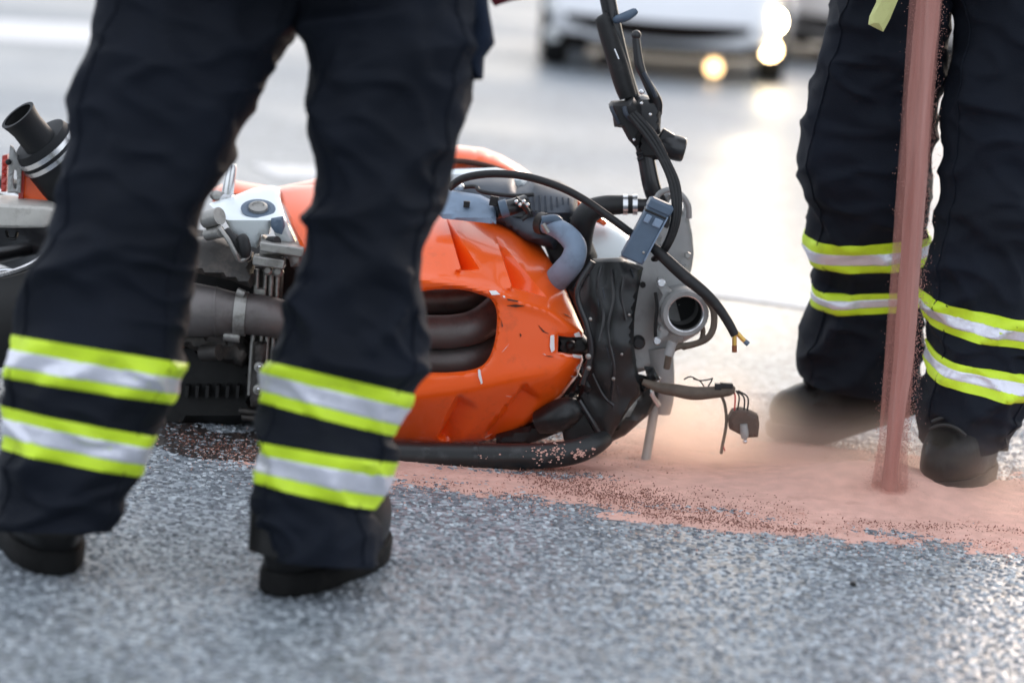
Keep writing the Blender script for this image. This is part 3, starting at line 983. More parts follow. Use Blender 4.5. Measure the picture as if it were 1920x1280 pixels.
def chip(pts, m='chip', Yo=-0.0035, name='paint_chip'):
    u0 = sum(p[0] for p in pts) / len(pts); v0 = sum(p[1] for p in pts) / len(pts)
    part(name, plate(pts, YF + Yo, 0.003, (), lambda u, v: fair(u, v), grid=5), m, fairing)
chip([(1032, 629), (1039, 628), (1040, 656), (1034, 661), (1031, 650)])
chip([(1073, 664), (1091, 667), (1088, 672), (1076, 670)], Yo=-0.006)
chip([(1076, 626), (1086, 622), (1090, 631), (1079, 632)], Yo=-0.009)
chip([(896, 693), (900, 692), (905, 718), (902, 720), (897, 705)])
chip([(917, 545), (930, 545), (938, 552), (922, 553)], Yo=-0.006)
chip([(943, 554), (947, 555), (947, 558), (943, 557)])
chip([(1080, 690), (1086, 682), (1088, 684), (1083, 694)], Yo=-0.006)
for a in ([(950, 573), (968, 571), (984, 574), (968, 576)], [(951, 560), (972, 564), (970, 566), (952, 563)], [(1010, 610), (1022, 622), (1030, 626), (1018, 622)], [(940, 600), (943, 612), (941, 613)], [(975, 625), (978, 628), (976, 632)]):
    chip(a, 'scuff', -0.002, 'scuff_mark')

for k in range(9):
    u, v = random.uniform(880, 1075), random.uniform(560, 815)
    l = random.uniform(6, 30)
    a = random.gauss(0.15, 0.25) if random.random() < 0.6 else random.gauss(2.2, 0.3)
    e = (u + math.cos(a) * l, v + math.sin(a) * l)
    if not in_poly(np.array([[u, v], e]), FO).all() or in_poly(np.array([[u, v], e]), FH).any(): continue
    w = random.uniform(0.4, 0.9)
    chip([(u, v), ((u + e[0]) / 2, (v + e[1]) / 2 - w), e, ((u + e[0]) / 2, (v + e[1]) / 2 + w)], 'scuff' if random.random() < 0.75 else 'chip', -0.0022, 'scratch')
# --- orange tank shell behind, and its grooves
tank = part('tank_shell', plate([(395, 352), (440, 340), (500, 350), (520, 352), (585, 338), (700, 300), (780, 281), (855, 273), (905, 279), (940, 292), (975, 312), (1002, 332), (1000, 350), (930, 350), (880, 330), (840, 340), (700, 380), (400, 385)],
            YB + 0.42, 0.02, grid=10, roll=40, rolld=0.10), 'orange')
part('tank_groove', ptube([(840, 301, YB + 0.415), (880, 304, YB + 0.415), (925, 314, YB + 0.42), (960, 328, YB + 0.44)], 5), 'scuff', tank)
part('white_panel', plate([(700, 330), (852, 318), (930, 316), (985, 330), (1000, 356), (960, 372), (930, 380), (830, 380), (700, 380)], YB + 0.36, 0.02, grid=12, roll=12, rolld=0.02), 'white')
part('white_nose_panel', plate([(1062, 400), (1090, 395), (1135, 415), (1180, 440), (1190, 480), (1150, 500), (1090, 490), (1050, 450)], YB + 0.36, 0.02, grid=10, roll=16, rolld=0.03, fn=lambda u, v: -0.0012 * (v - 440)), 'white')
part('orange_nose_edge', plate([(1078, 372), (1100, 388), (1140, 418), (1132, 424), (1080, 398)], YB + 0.345, 0.02, grid=8, roll=5, rolld=0.006), 'orange')

# --- airbox, throttle body and hoses
ab = part('airbox', plate([(846, 352), (870, 338), (920, 334), (962, 338), (968, 356), (985, 352), (1000, 338), (1050, 350), (1082, 368), (1084, 402), (1060, 425), (1040, 470), (985, 450), (930, 420), (870, 400), (830, 385)], YB + 0.22, 0.12, grid=9, roll=26, rolld=0.05,
     fn=lambda u, v: 0.012 * math.sin(u * 0.045 + v * 0.05) - 0.0010 * (v - 380) - (0.012 if u > 990 and v > 360 and v < 400 else 0)), 'airbox')
for k in range(7):
    part('airbox_rib', ptube([(1000 + k * 11, 366 + k * 1.0, YB + 0.205), (1001 + k * 11, 398, YB + 0.19)], 2.2, 8), 'airbox', ab)
part('airbox_seam', ptube([(862, 352, YB + 0.19), (890, 350, YB + 0.185), (905, 360, YB + 0.17), (960, 367, YB + 0.175), (1000, 365, YB + 0.19)], 4, 8), 'black', ab)
bp = part('radiator_side_panel', plate([(820, 400), (838, 358), (868, 362), (900, 367), (918, 376), (930, 390), (930, 420), (830, 410)], YB + 0.11, 0.02, grid=8, roll=8, rolld=0.01, fn=lambda u, v: -0.0011 * (v - 380)), 'hose')
part('panel_clip', box(at(875, 383, YB + 0.095), (0.006, 0, 0), (0, 0.006, 0), (0, 0, 0.006)), 'black', bp, bevel=0.001)
part('panel_clip', box(at(926, 377, YB + 0.095), (0.008, 0, -0.001), (0, 0.006, 0), (0.001, 0, 0.009)), 'black', bp, bevel=0.001)
part('bolt_head', blob(at(860, 350, YB + 0.15), 0.011, 0.008, 0.008, 2, 0.15, 60), 'chrome', ab)
part('throttle_body', ptube([(930, 395, YB + 0.10), (960, 388, YB + 0.11), (985, 380, YB + 0.13)], 15, 18), 'blackm')
part('throttle_collar', ptube([(938, 393, YB + 0.085), (952, 389, YB + 0.085)], 17, 20), 'greyp')
part('throttle_linkage', ptube([(966, 372, YB + 0.09), (980, 384, YB + 0.09), (990, 400, YB + 0.1), (978, 412, YB + 0.1)], 5, 10), 'blackm')
for k in range(4):
    part('linkage_screw', blob(at(968 + k * 7, 378 + (k % 2) * 6, YB + 0.08), 0.004, 0.004, 0.004, 2), 'chrome')
part('inner_frame_tube', plate([(935, 404), (1000, 385), (1090, 405), (1120, 480), (1110, 560), (1090, 600), (1060, 560), (1020, 460), (975, 420)], YB + 0.20, 0.03, grid=12, roll=10, rolld=0.02), 'black')
part('coolant_hose', ptube([(1012, 418, YB + 0.13), (1035, 424, YB + 0.11, 22), (1062, 437, YB + 0.09, 25), (1083, 459, YB + 0.08, 27), (1080, 487, YB + 0.08, 28), (1062, 508, YB + 0.10, 27), (1045, 524, YB + 0.13, 26)] and
     [(1012, 418, YB + 0.13, 17.0), (1035, 424, YB + 0.11, 18.0), (1060, 438, YB + 0.09, 20.0), (1078, 461, YB + 0.08, 21.5), (1074, 487, YB + 0.08, 23.0), (1058, 508, YB + 0.10, 24.0), (1040, 528, YB + 0.13, 24.0)], 20, 22), 'hose')
cl = part('hose_clamp', ptube([(1012, 418, YB + 0.13), (1024, 421, YB + 0.12)], 21, 22), 'darkcast')
part('clamp_screw', ptube([(1018, 420, YB + 0.075), (1028, 436, YB + 0.075)], 5, 10), 'alloy', cl)
part('hose_elbow', ptube([(1016, 414, YB + 0.10, 9.), (1040, 412, YB + 0.10, 10.), (1052, 420, YB + 0.10, 8.)], 9, 12), 'greyp')
part('rubber_intake_hose', ptube([(1085, 470, YB + 0.17, 24.), (1090, 430, YB + 0.15, 24.), (1102, 400, YB + 0.14, 23.), (1130, 387, YB + 0.14, 20.), (1165, 384, YB + 0.14, 18.), (1192, 384, YB + 0.14, 17.)], 20, 20), 'black')
for k, uu in enumerate((1168, 1186)):
    part('hose_clamp', ptube([(uu, 384, YB + 0.14), (uu + 9, 384, YB + 0.14)], 19.5, 22), 'chrome')
part('hose_joint', ptube([(1190, 384, YB + 0.14), (1232, 388, YB + 0.14)], 13, 16), 'blackm')
part('throttle_cable', ptube([(842, 352, YB + 0.06), (870, 334, YB + 0.05), (920, 326, YB + 0.05), (980, 330, YB + 0.05), (1040, 347, YB + 0.04), (1090, 371, YB + 0.03), (1140, 405, YB + 0.02), (1190, 442, YB + 0.03)], 7.5, 12), 'black')

# --- front frame plate with the steering head
def fp(u, v):
    return 0.00035 * (u - 1200) + (0.014 if v < 470 + (u - 1240) * 0.75 and u > 1235 else 0)
plate_o = [(1205, 470), (1222, 410), (1236, 372), (1252, 358), (1270, 360), (1285, 372), (1293, 395), (1292, 410), (1298, 440), (1301, 475), (1298, 498), (1294, 515), (1308, 528), (1310, 548), (1322, 570), (1322, 600), (1310, 625), (1275, 645), (1225, 690), (1192, 700), (1170, 640), (1180, 540)]
fpl = part('steering_head_plate', plate(plate_o, YB + 0.13, 0.05, [[(1262, 372), (1280, 380), (1283, 396), (1268, 402), (1256, 394), (1254, 380)]], fp, grid=8, roll=7, rolld=0.010), 'plate')
hd = at(1284, 586, YB + 0.08)
axis = Vector((0.10, -0.97, -0.05)).normalized()
m_ = pxm(YB)
part('steering_head_tube', lathe(hd - axis * 0.10, axis, [(0.0, 40 * m_), (0.06, 42 * m_), (0.085, 46 * m_), (0.105, 46 * m_), (0.112, 43 * m_), (0.112, 35 * m_), (0.104, 33 * m_), (0.02, 32 * m_)], 40, caps=False), 'plate', fpl, ang=35)
part('bearing_bore', lathe(hd - axis * 0.075, axis, [(0.0, 0.001), (0.0, 32.5 * m_), (0.075, 32.4 * m_)], 40, caps=False), 'soot', fpl)
part('bearing_race', lathe(hd + axis * 0.0, axis, [(0.0, 33 * m_), (0.011, 33.2 * m_), (0.0125, 35.5 * m_), (0.004, 37 * m_)], 40, caps=False), 'chrome', fpl)
fl = [(1234, 522), (1246, 524), (1252, 540), (1262, 548), (1240, 580), (1245, 605), (1262, 625), (1244, 640), (1230, 644), (1226, 630), (1236, 610), (1228, 590), (1230, 570), (1238, 552), (1230, 535)]
part('head_flange', plate(fl, YB + 0.085, 0.03, grid=7, roll=5, rolld=0.006), 'plate', fpl)
for (u, v) in ((1240, 530), (1232, 638)):
    part('flange_bolt', lathe(at(u, v, YB + 0.085), (0, -1, 0), [(0, 8 * m_), (0.008, 8 * m_), (0.010, 6 * m_)], 12), 'chrome', fpl)
part('flange_gap', ptube([(1229, 548, YB + 0.082), (1232, 575, YB + 0.08), (1229, 610, YB + 0.08), (1229, 632, YB + 0.082)], 3.2, 8), 'soot', fpl)
part('plate_nut', lathe(at(1289, 478, YB + 0.16), (0, -1, 0), [(0, 7 * m_), (0.012, 7 * m_), (0.014, 5 * m_)], 6), 'alloy', fpl)
part('plate_stud', lathe(at(1205, 533, YB + 0.11), (0, -1, 0), [(0, 6 * m_), (0.012, 6 * m_)], 8), 'soot', fpl)
part('rubber_stop', lathe(at(1197, 640, YB + 0.12), (0, -1, 0), [(0, 13 * m_), (0.02, 13 * m_), (0.026, 9 * m_)], 14), 'black', fpl)
part('cable_guide_loop', ptube([(1228, 376, YB + 0.11), (1238, 362, YB + 0.11), (1256, 356, YB + 0.11), (1276, 364, YB + 0.11), (1290, 384, YB + 0.12), (1292, 408, YB + 0.13)], 5.5, 10), 'plate', fpl)

# --- grey regulator box
c = at(1213, 432, YB + 0.02)
ax = (at(1263, 388, YB) - at(1222, 370, YB)) / 2
az = (at(1222, 372, YB) - at(1163, 482, YB)) / 2
rb = part('regulator_box', box(c, ax * 1.0, (0, 0.022, 0), az * 1.0), 'greyp', bevel=0.004)
an, zn = ax.normalized(), az.normalized()
part('box_lid', box(c + az * 0.82, ax * 1.07, (0, 0.026, 0), az * 0.14), 'greyp', rb, bevel=0.003)
part('box_lip', box(c + az * 0.58, ax * 1.04, (0, 0.0245, 0), az * 0.035), 'black', rb, bevel=0.001)
part('box_latch', box(c + az * 0.36 - ax * 0.5 + Vector((0, -0.023, 0)), ax * 0.24, (0, 0.004, 0), az * 0.13), 'hose', rb, bevel=0.002)
part('box_latch', box(c + az * 0.36 + ax * 0.4 + Vector((0, -0.023, 0)), ax * 0.36, (0, 0.004, 0), az * 0.13), 'hose', rb, bevel=0.002)
part('box_ridge', box(c + ax * 0.93 - az * 0.1 + Vector((0, -0.022, 0)), ax * 0.06, (0, 0.004, 0), az * 0.75), 'hose', rb, bevel=0.001)
part('box_pin', blob(c - az * 0.62 + ax * 0.55 + Vector((0, -0.022, 0)), 0.003, 0.003, 0.003, 2), 'alloy', rb)

# --- scuffed black inner panel
def ip(u, v):
    return 0.10 * ((u - 1150) / 70) ** 2 * 0.22 + 0.010 * noise.noise(Vector((u / 28, v / 45, 0))) + 0.00016 * abs(v - 640)
IP = [(1112, 486), (1165, 484), (1180, 492), (1206, 502), (1198, 540), (1190, 590), (1188, 640), (1194, 690), (1206, 735), (1180, 765), (1160, 795), (1140, 830), (1128, 826), (1083, 747), (1094, 712), (1106, 672), (1104, 640), (1092, 608), (1078, 572), (1066, 545), (1090, 520)]
inner = part('inner_fairing', plate(IP, YB + 0.05, 0.012, (), ip, grid=8, roll=8, rolld=0.012), 'blackp')
part('panel_edge', ptube([(1086, 750, YB + 0.04), (1108, 786, YB + 0.04), (1132, 826, YB + 0.05)], 5, 8), 'blackm', inner)
part('panel_edge', ptube([(1112, 490, YB + 0.045), (1082, 548, YB + 0.045), (1100, 610, YB + 0.045), (1108, 660, YB + 0.05), (1092, 720, YB + 0.05)], 6, 8), 'blackm', inner)
for (u, v, r) in ((1107, 598, 4), (1166, 664, 3), (1150, 710, 4), (1180, 590, 3), (1103, 668, 6), (1104, 690, 5)):
    part('rivet', blob(at(u, v, YB + 0.045), r * m_, 0.003, r * m_, 2), 'alloy', inner)
part('notch_bracket', plate([(1046, 632), (1075, 634), (1094, 630), (1108, 646), (1100, 668), (1070, 668), (1046, 664)], YB + 0.11, 0.03, grid=8, roll=6, rolld=0.01), 'blackp')
part('notch_bolt', blob(at(1070, 648, YB + 0.10), 0.011, 0.01, 0.011, 2, 0.2, 80), 'black')
# dark structure behind fairing and opening
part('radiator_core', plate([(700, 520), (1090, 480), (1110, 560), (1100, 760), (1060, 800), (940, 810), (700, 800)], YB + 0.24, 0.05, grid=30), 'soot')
part('lower_bracket', plate([(1083, 744), (1134, 832), (1118, 838), (1060, 838), (1050, 790), (1060, 745)], YB + 0.09, 0.03, grid=9, roll=5, rolld=0.008), 'blackp')
part('rubber_foot_peg', ptube([(1008, 792, YB + 0.10, 22.), (1040, 782, YB + 0.09, 30.), (1068, 770, YB + 0.09, 28.), (1085, 764, YB + 0.1, 18.)], 28, 18), 'blackp')
part('bottom_cowl', plate([(930, 818), (985, 800), (1030, 795), (1050, 810), (1020, 822), (990, 832), (930, 838)], YB + 0.10, 0.03, grid=9, roll=5, rolld=0.01), 'black')

# --- crash bar under the bike, curling up on the right
YC = ground(900, 881).y + 0.035
cb = part('crash_bar', ptube([(560, 845, YC + 0.02, 24.), (700, 852, YC, 26.), (800, 855, YC, 26.), (900, 856, YC, 26.), (1000, 855, YC, 25.), (1070, 848, YC + 0.01, 24.), (1110, 834, YC + 0.03, 22.), (1136, 822, YC + 0.06, 15.)], 25, 20), 'blackp')
part('bar_collar', ptube([(888, 856, YC), (896, 856, YC)], 28, 20), 'blackm', cb)
sm_ = []
for _ in range(170):
    u0, v0, su, sv = random.choice(((1008, 848, 12, 9), (1045, 846, 9, 8), (895, 868, 3, 8), (1090, 848, 14, 6), (960, 862, 40, 6)))
    u, v = random.gauss(u0, su), random.gauss(v0, sv)
    t = max(-0.95, min(0.95, (v - 855) / 26))
    r = random.uniform(0.6, 2.3) * m_
    sm_.append(blob(at(u, v, YC - 25 * m_ * math.sqrt(1 - t * t)), r * 1.4, r * 0.6, r, 1, 0.5, 90))
part('powder_smear', join(*sm_), 'powder', cb)['kind'] = 'stuff'
part('broken_mudguard', plate([(1100, 842), (1140, 838), (1150, 826), (1172, 816), (1204, 788), (1216, 778), (1233, 752), (1240, 730), (1226, 728), (1219, 712), (1206, 722), (1200, 742), (1184, 764), (1172, 776), (1160, 797), (1146, 806), (1138, 822), (1104, 828)], YB + 0.10, 0.02,
    (), lambda u, v: 0.0006 * abs(v - 790) + 0.010 * noise.noise(Vector((u / 25, v / 25, 8))), grid=7, roll=8, rolld=0.014), 'blackp')
for pts in ([(1090, 690), (1100, 676), (1106, 690), (1103, 712), (1112, 728), (1100, 742), (1092, 726)], [(1085, 700), (1094, 712), (1080, 735), (1074, 748), (1066, 742), (1078, 722)], [(1190, 700), (1212, 706), (1222, 724), (1206, 736), (1196, 722)], [(1208, 688), (1226, 690), (1238, 712), (1216, 716)],
            [(1060, 756), (1078, 748), (1090, 766), (1098, 792), (1080, 784), (1072, 800)], [(1104, 500), (1090, 512), (1074, 540), (1084, 548), (1100, 530), (1116, 520)]):
    part('broken_bracket', plate(pts, YB + 0.06 + random.uniform(0, 0.04), 0.012, (), lambda u, v: 0.012 * noise.noise(Vector((u / 12, v / 12, 2))), grid=5, roll=3, rolld=0.005), random.choice(('blackp', 'black')))
for pts in ([(1128, 500), (1120, 540), (1132, 590), (1124, 640)], [(1146, 505), (1150, 560), (1140, 620), (1152, 690), (1146, 750)], [(1170, 520), (1166, 560), (1174, 600)], [(1110, 700), (1130, 740), (1150, 760)]):
    part('panel_crease', ptube([(u, v, YB + 0.047 + ip(u, v)) for u, v in pts], 3.0, 6), 'blackm', inner)
for k in range(10):
    u, v = random.uniform(1100, 1185), random.uniform(500, 800)
    l = random.uniform(4, 22)
    a = random.gauss(1.5, 0.35)
    if not in_poly(np.array([[u, v], [u + math.cos(a) * l, v + math.sin(a) * l]]), IP).all(): continue
    part('scrape', plate([(u, v), (u + 1.4, v), (u + math.cos(a) * l + 0.8, v + math.sin(a) * l), (u + math.cos(a) * l, v + math.sin(a) * l)], YB + 0.05 - 0.003, 0.004, (), ip, grid=4), 'airbox', inner)
part('bent_mudguard_strip', ptube([(1236, 706, YB + 0.11), (1222, 735, YB + 0.10), (1235, 760, YB + 0.11)], 5, 8), 'chrome')

# --- fork stump and dusty stand leg
part('fork_stump', ptube([(1232, 650, YB + 0.16, 30.), (1238, 700, YB + 0.16, 27.), (1242, 745, YB + 0.16, 22.), (1240, 775, YB + 0.16, 17.)], 22, 18), 'plate')
part('stand_leg', ptube([(1228, 760, YB + 0.15), (1218, 820, YB + 0.14), (1206, 888, YB + 0.12)], 9, 12), 'plate')

# --- exhaust headers seen in the fairing opening
for v0, r, dy in ((620, 32, 0.09), (676, 30, 0.11), (560, 26, 0.2)):
    part('header_pipe', ptube([(560, v0 - 30, YB + dy + 0.05), (680, v0 - 8, YB + dy), (800, v0 + 2, YB + dy), (880, v0 - 4, YB + dy), (930, v0 - 34, YB + dy + 0.04), (970, v0 - 80, YB + dy + 0.08)], r, 22), 'pipe')

# --- big exhaust pipe between the legs
ex = part('exhaust_pipe', ptube([(300, 575, YB + 0.10, 52.), (350, 580, YB + 0.08, 52.), (400, 584, YB + 0.07, 47.), (440, 587, YB + 0.07, 40.), (480, 590, YB + 0.07, 39.), (520, 597, YB + 0.08, 38.), (560, 612, YB + 0.10, 36.), (640, 640, YB + 0.12, 33.)], 40, 28), 'pipe')
part('pipe_clamp', ptube([(441, 587, YB + 0.07), (463, 589, YB + 0.07)], 42.5, 28), 'alloy', ex)
part('clamp_bolt', ptube([(444, 546, YB + 0.05), (458, 552, YB + 0.05)], 8, 10), 'alloy', ex)
part('pipe_weld', ptube([(404, 584, YB + 0.07), (408, 584, YB + 0.07)], 47.5, 28), 'pipe', ex)

# --- white frame casting
def wf(u, v):
    return -0.0017 * (min(v, 415) - 415) * -1 * -1 if False else 0.0022 * max(0, 412 - v) + 0.0003 * max(0, v - 412)
WF = [(392, 383), (430, 372), (470, 356), (505, 350), (522, 354), (524, 378), (532, 405), (548, 440), (560, 468), (535, 462), (515, 440), (508, 415), (504, 440), (488, 440), (482, 465), (470, 462), (455, 445), (436, 436), (420, 410)]
wfr = part('white_frame_casting', plate(WF, YB + 0.08, 0.03, (), wf, grid=7, roll=6, rolld=0.006), 'white')
bc = at(484, 393, YB + 0.08 + wf(484, 393) - 0.003)
nrm = Vector((0.0, -0.45, 0.9)).normalized()
part('frame_recess', lathe(bc, nrm, [(0.0, 0.032), (0.0025, 0.033), (0.0035, 0.024), (0.002, 0.022)], 28), 'greyp', wfr)
part('frame_bolt', lathe(bc, nrm, [(0.0, 0.019), (0.008, 0.018), (0.011, 0.012), (0.008, 0.010), (0.008, 0.001)], 24), 'alloy', wfr)
part('dark_pocket', plate([(508, 410), (530, 406), (534, 425), (528, 440), (515, 436), (508, 425)], YB + 0.065, 0.01, grid=7, roll=4, rolld=0.005), 'greyp', wfr)
pp = part('steel_post', lathe(at(425, 375, YB + 0.20), (0.077, 0, 1), [(0, 22 * m_), (0.008, 22 * m_), (0.012, 12 * m_), (0.064, 11 * m_), (0.070, 9 * m_), (0.072, 5 * m_)], 20), 'chrome')
part('post_nut', blob(at(405, 366, YB + 0.19), 0.014, 0.012, 0.010, 2, 0.2, 60), 'alloy', pp)
part('engine_mount_knob', ptube([(385, 412, YB + 0.07), (412, 405, YB + 0.05)], 17, 16), 'alloy')
part('engine_mount_knob', ptube([(388, 440, YB + 0.07), (414, 434, YB + 0.05)], 12, 14), 'alloy')
part('gear_lever', ptube([(412, 428, YB + 0.03), (428, 450, YB + 0.02), (440, 472, YB + 0.02), (450, 488, YB + 0.03), (464, 482, YB + 0.03), (470, 470, YB + 0.03)], 4.5, 10), 'alloy')
part('black_sensor', ptube([(424, 432, YB + 0.05, 8.), (440, 452, YB + 0.04, 10.), (452, 472, YB + 0.04, 11.)], 10, 12), 'black')
part('sensor_cap', ptube([(453, 444, YB + 0.035, 10.), (456, 452, YB + 0.03, 12.), (460, 470, YB + 0.03, 12.), (463, 484, YB + 0.04, 9.)], 11, 14), 'black')
part('engine_cover', plate([(340, 452), (400, 446), (440, 462), (470, 478), (476, 520), (470, 540), (430, 525), (370, 512), (330, 512)], YB + 0.07, 0.05, grid=9, roll=12, rolld=0.02, fn=lambda u, v: -0.0007 * (v - 480)), 'darkcast')
# silver bolted housing and its ribbed column
hs = part('bolted_housing', plate([(490, 444), (498, 452), (560, 457), (570, 462), (570, 500), (545, 500), (540, 480), (525, 482), (524, 502), (478, 500), (476, 484), (486, 480)], YB + 0.05, 0.06, grid=7, roll=4, rolld=0.006, fn=lambda u, v: 0.0012 * max(0, 468 - v) + (0.006 if v > 478 else 0)), 'alloy')
part('housing_ledge', box(at(530, 466, YB + 0.045), (0.042, 0, -0.003), (0, 0.02, 0), (0.0, 0, 0.009)), 'alloy', hs, bevel=0.003)
part('housing_step', box(at(505, 490, YB + 0.045), (0.030, 0, -0.002), (0, 0.02, 0), (0.0, 0, 0.009)), 'alloy', hs, bevel=0.003)
part('housing_cap', ptube([(505, 452, YB + 0.07), (520, 452, YB + 0.05)], 9, 14), 'black', hs)
cyl = part('cylinder_column', plate([(478, 500), (528, 502), (526, 560), (520, 640), (508, 760), (470, 758), (462, 720), (470, 640), (474, 560)], YB + 0.11, 0.05, grid=9, roll=5, rolld=0.008), 'darkcast')
for uu, rr in ((482, 5), (498, 4), (509, 5), (521, 4)):
    part('column_rib', ptube([(uu, 504, YB + 0.095), (uu - 3, 570, YB + 0.095), (uu - 10, 660, YB + 0.095), (uu - 14, 740, YB + 0.10)], rr, 10), 'alloy', cyl)
part('column_block', box(at(489, 552, YB + 0.095), (0.010, 0, 0), (0, 0.01, 0), (0, 0, 0.012)), 'alloy', cyl, bevel=0.002)
for (u, v, r) in ((503, 508, 10), (522, 510, 11)):
    part('stud_nut', lathe(at(u, v, YB + 0.09), (0, -1, 0.2), [(0, r * m_), (0.014, r * m_), (0.018, r * 0.6 * m_)], 8), 'alloy', cyl)
part('lower_column', plate([(476, 640), (500, 642), (496, 690), (488, 760), (470, 762), (468, 730), (474, 690)], YB + 0.075, 0.03, grid=7, roll=5, rolld=0.006), 'darkcast', cyl)
for (u, v) in ((487, 687), (485, 729)):
    part('bolt_boss', lathe(at(u, v, YB + 0.07), (0, -1, 0), [(0, 11 * m_), (0.010, 10 * m_), (0.011, 5.0 * m_), (0.016, 4.6 * m_), (0.018, 3 * m_)], 16), 'alloy', cyl)
    part('bolt_head', blob(at(u, v, YB + 0.052), 4.2 * m_, 0.004, 4.2 * m_, 2), 'chrome', cyl)
part('crankcase', plate([(300, 600), (345, 620), (400, 632), (450, 640), (470, 660), (455, 690), (400, 672), (350, 650), (300, 650)], YB + 0.09, 0.06, grid=9, roll=9, rolld=0.02, fn=lambda u, v: 0.01 * noise.noise(Vector((u / 20, v / 14, 3)))), 'darkcast')
part('oil_filter_boss', ptube([(380, 662, YB + 0.08), (412, 660, YB + 0.06)], 16, 16), 'darkcast')
part('drain_fitting', ptube([(420, 628, YB + 0.06), (450, 632, YB + 0.06)], 11, 14), 'alloy')
oil = part('oil_pan', plate([(290, 640), (360, 645), (430, 655), (480, 680), (480, 790), (430, 796), (380, 790), (330, 800), (285, 800)], YB + 0.14, 0.12, grid=14, roll=10, rolld=0.02), 'soot')
for k in range(7):
    part('cooling_fin', box(at(352 + k * 19, 732, YB + 0.125), (0.0035, 0, 0), (0, 0.015, 0), (0, 0, 0.012)), 'soot', oil, bevel=0.001)
for (u, v) in ((470, 770), (475, 782)):
    part('pan_lug', ptube([(u - 22, v, YB + 0.10), (u + 22, v + 4, YB + 0.10)], 6, 10), 'darkcast', oil)
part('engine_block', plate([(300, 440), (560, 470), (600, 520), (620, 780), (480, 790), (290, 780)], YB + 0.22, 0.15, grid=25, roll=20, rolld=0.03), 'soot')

# --- rear end at the left edge
ax_m = (at(210, 410, YB + 0.22) - at(45, 212, YB + 0.12)).normalized()
mo = at(33, 216, YB + 0.10)
part('muffler', lathe(at(80, 268, YB + 0.15), ax_m, [(-0.012, 0.045), (-0.010, 0.056), (0.0, 0.060), (0.012, 0.061), (0.14, 0.066), (0.3, 0.066), (0.32, 0.05)], 40), 'canblack')
part('muffler_tip', lathe(mo, ax_m, [(0.0, 0.030), (0.0, 0.037), (0.012, 0.034), (0.03, 0.0315), (0.075, 0.033), (0.075, 0.029), (0.02, 0.028)], 36, caps=False), 'canblack')
part('tip_bore', lathe(mo, ax_m, [(0.055, 0.001), (0.055, 0.0285), (0.003, 0.0285)], 30, caps=False), 'soot')
sc = at(80, 268, YB + 0.15)
part('muffler_strap', lathe(sc, ax_m, [(0.004, 0.0615), (0.004, 0.0640), (0.014, 0.0645), (0.014, 0.0618)], 44, caps=False), 'chrome')
part('muffler_strap', lathe(sc, ax_m, [(0.022, 0.0622), (0.022, 0.0648), (0.031, 0.0652), (0.031, 0.0625)], 44, caps=False), 'chrome')
part('tail_cowl', plate([(38, 300), (48, 312), (75, 340), (102, 374), (96, 382), (38, 378)], YB + 0.16, 0.03, grid=7, roll=5, rolld=0.008), 'orange')
part('tail_trim', plate([(36, 300), (47, 312), (42, 380), (34, 380)], YB + 0.15, 0.02, grid=7), 'redp')
part('tail_light', plate([(4, 292), (14, 290), (12, 360), (2, 360)], YB + 0.16, 0.03, grid=7, roll=3, rolld=0.005), 'redp')
hb = part('hanger_bracket', plate([(19, 272), (24, 276), (40, 310), (38, 362), (14, 362), (16, 300)], YB + 0.13, 0.008, [[(25, 322), (31, 322), (31, 352), (25, 352)]], grid=6, roll=3, rolld=0.003), 'plate')
part('bracket_bolt', blob(at(16, 304, YB + 0.125), 0.006, 0.006, 0.006, 2), 'soot', hb)
# swingarm: box beam
def beam(pa, pb, hh, dd, taper):
    a, b = pa, pb
    V = []
    rows = [(0, 1), (0.55, 1), (0.8, 0.97), (0.95, 0.86), (1.0, 0.66)]
    for t, s in rows:
        p = a.lerp(b, t)
        V += [p + Vector((0, -dd * s, hh * s)), p + Vector((0, dd * s, hh * s)), p + Vector((0, dd * s, -hh * s)), p + Vector((0, -dd * s, -hh * s))]
    Fc = [(0, 1, 2, 3), (16, 19, 18, 17)]
    for i in range(4):
        for k in range(4):
            Fc.append((i * 4 + k, i * 4 + (k + 1) % 4, (i + 1) * 4 + (k + 1) % 4, (i + 1) * 4 + k))
    return V, Fc
part('swingarm', beam(at(-260, 384, YB + 0.12), at(113, 401, YB + 0.12), 0.023, 0.085, 1), 'swing', bevel=0.006)
# rear wheel
wc = at(-105, 500, YB + 0.24)
wa = Vector((0.05, -0.32, 0.95)).normalized()
def torus_prof(R0, pts):
    return [(d, R0 + r) for d, r in pts]
whl = part('rear_tyre', lathe(wc, wa, [(-0.075, 0.215), (-0.09, 0.245), (-0.08, 0.28), (-0.045, 0.305), (0, 0.313), (0.045, 0.305), (0.08, 0.28), (0.09, 0.245), (0.075, 0.215)], 64, caps=False), 'tyre')
part('rear_rim', lathe(wc, wa, [(-0.078, 0.217), (-0.078, 0.206), (-0.05, 0.19), (0.05, 0.19), (0.078, 0.206), (0.079, 0.210)], 64, caps=False), 'blackm', whl)
part('rim_lip', lathe(wc, wa, [(0.078, 0.207), (0.083, 0.209), (0.084, 0.216), (0.078, 0.218)], 64, caps=False), 'chrome', whl)
for k in range(6):
    a = k * math.pi / 3 + 0.2
    up = (Vector((0, 1, 0)) - wa * wa.y).normalized()
    d = up * math.cos(a) + wa.cross(up) * math.sin(a)
    part('rim_spoke', tube([wc + d * 0.03, wc + d * 0.19], [0.02, 0.014], 10), 'blackm', whl)
part('rear_hub', lathe(wc, wa, [(-0.07, 0.03), (-0.05, 0.045), (0.05, 0.045), (0.07, 0.03)], 24), 'blackm', whl)
part('chain_guard', ptube([(-60, 520, YB + 0.10), (10, 506, YB + 0.10), (40, 512, YB + 0.1)], 4, 8), 'chrome')
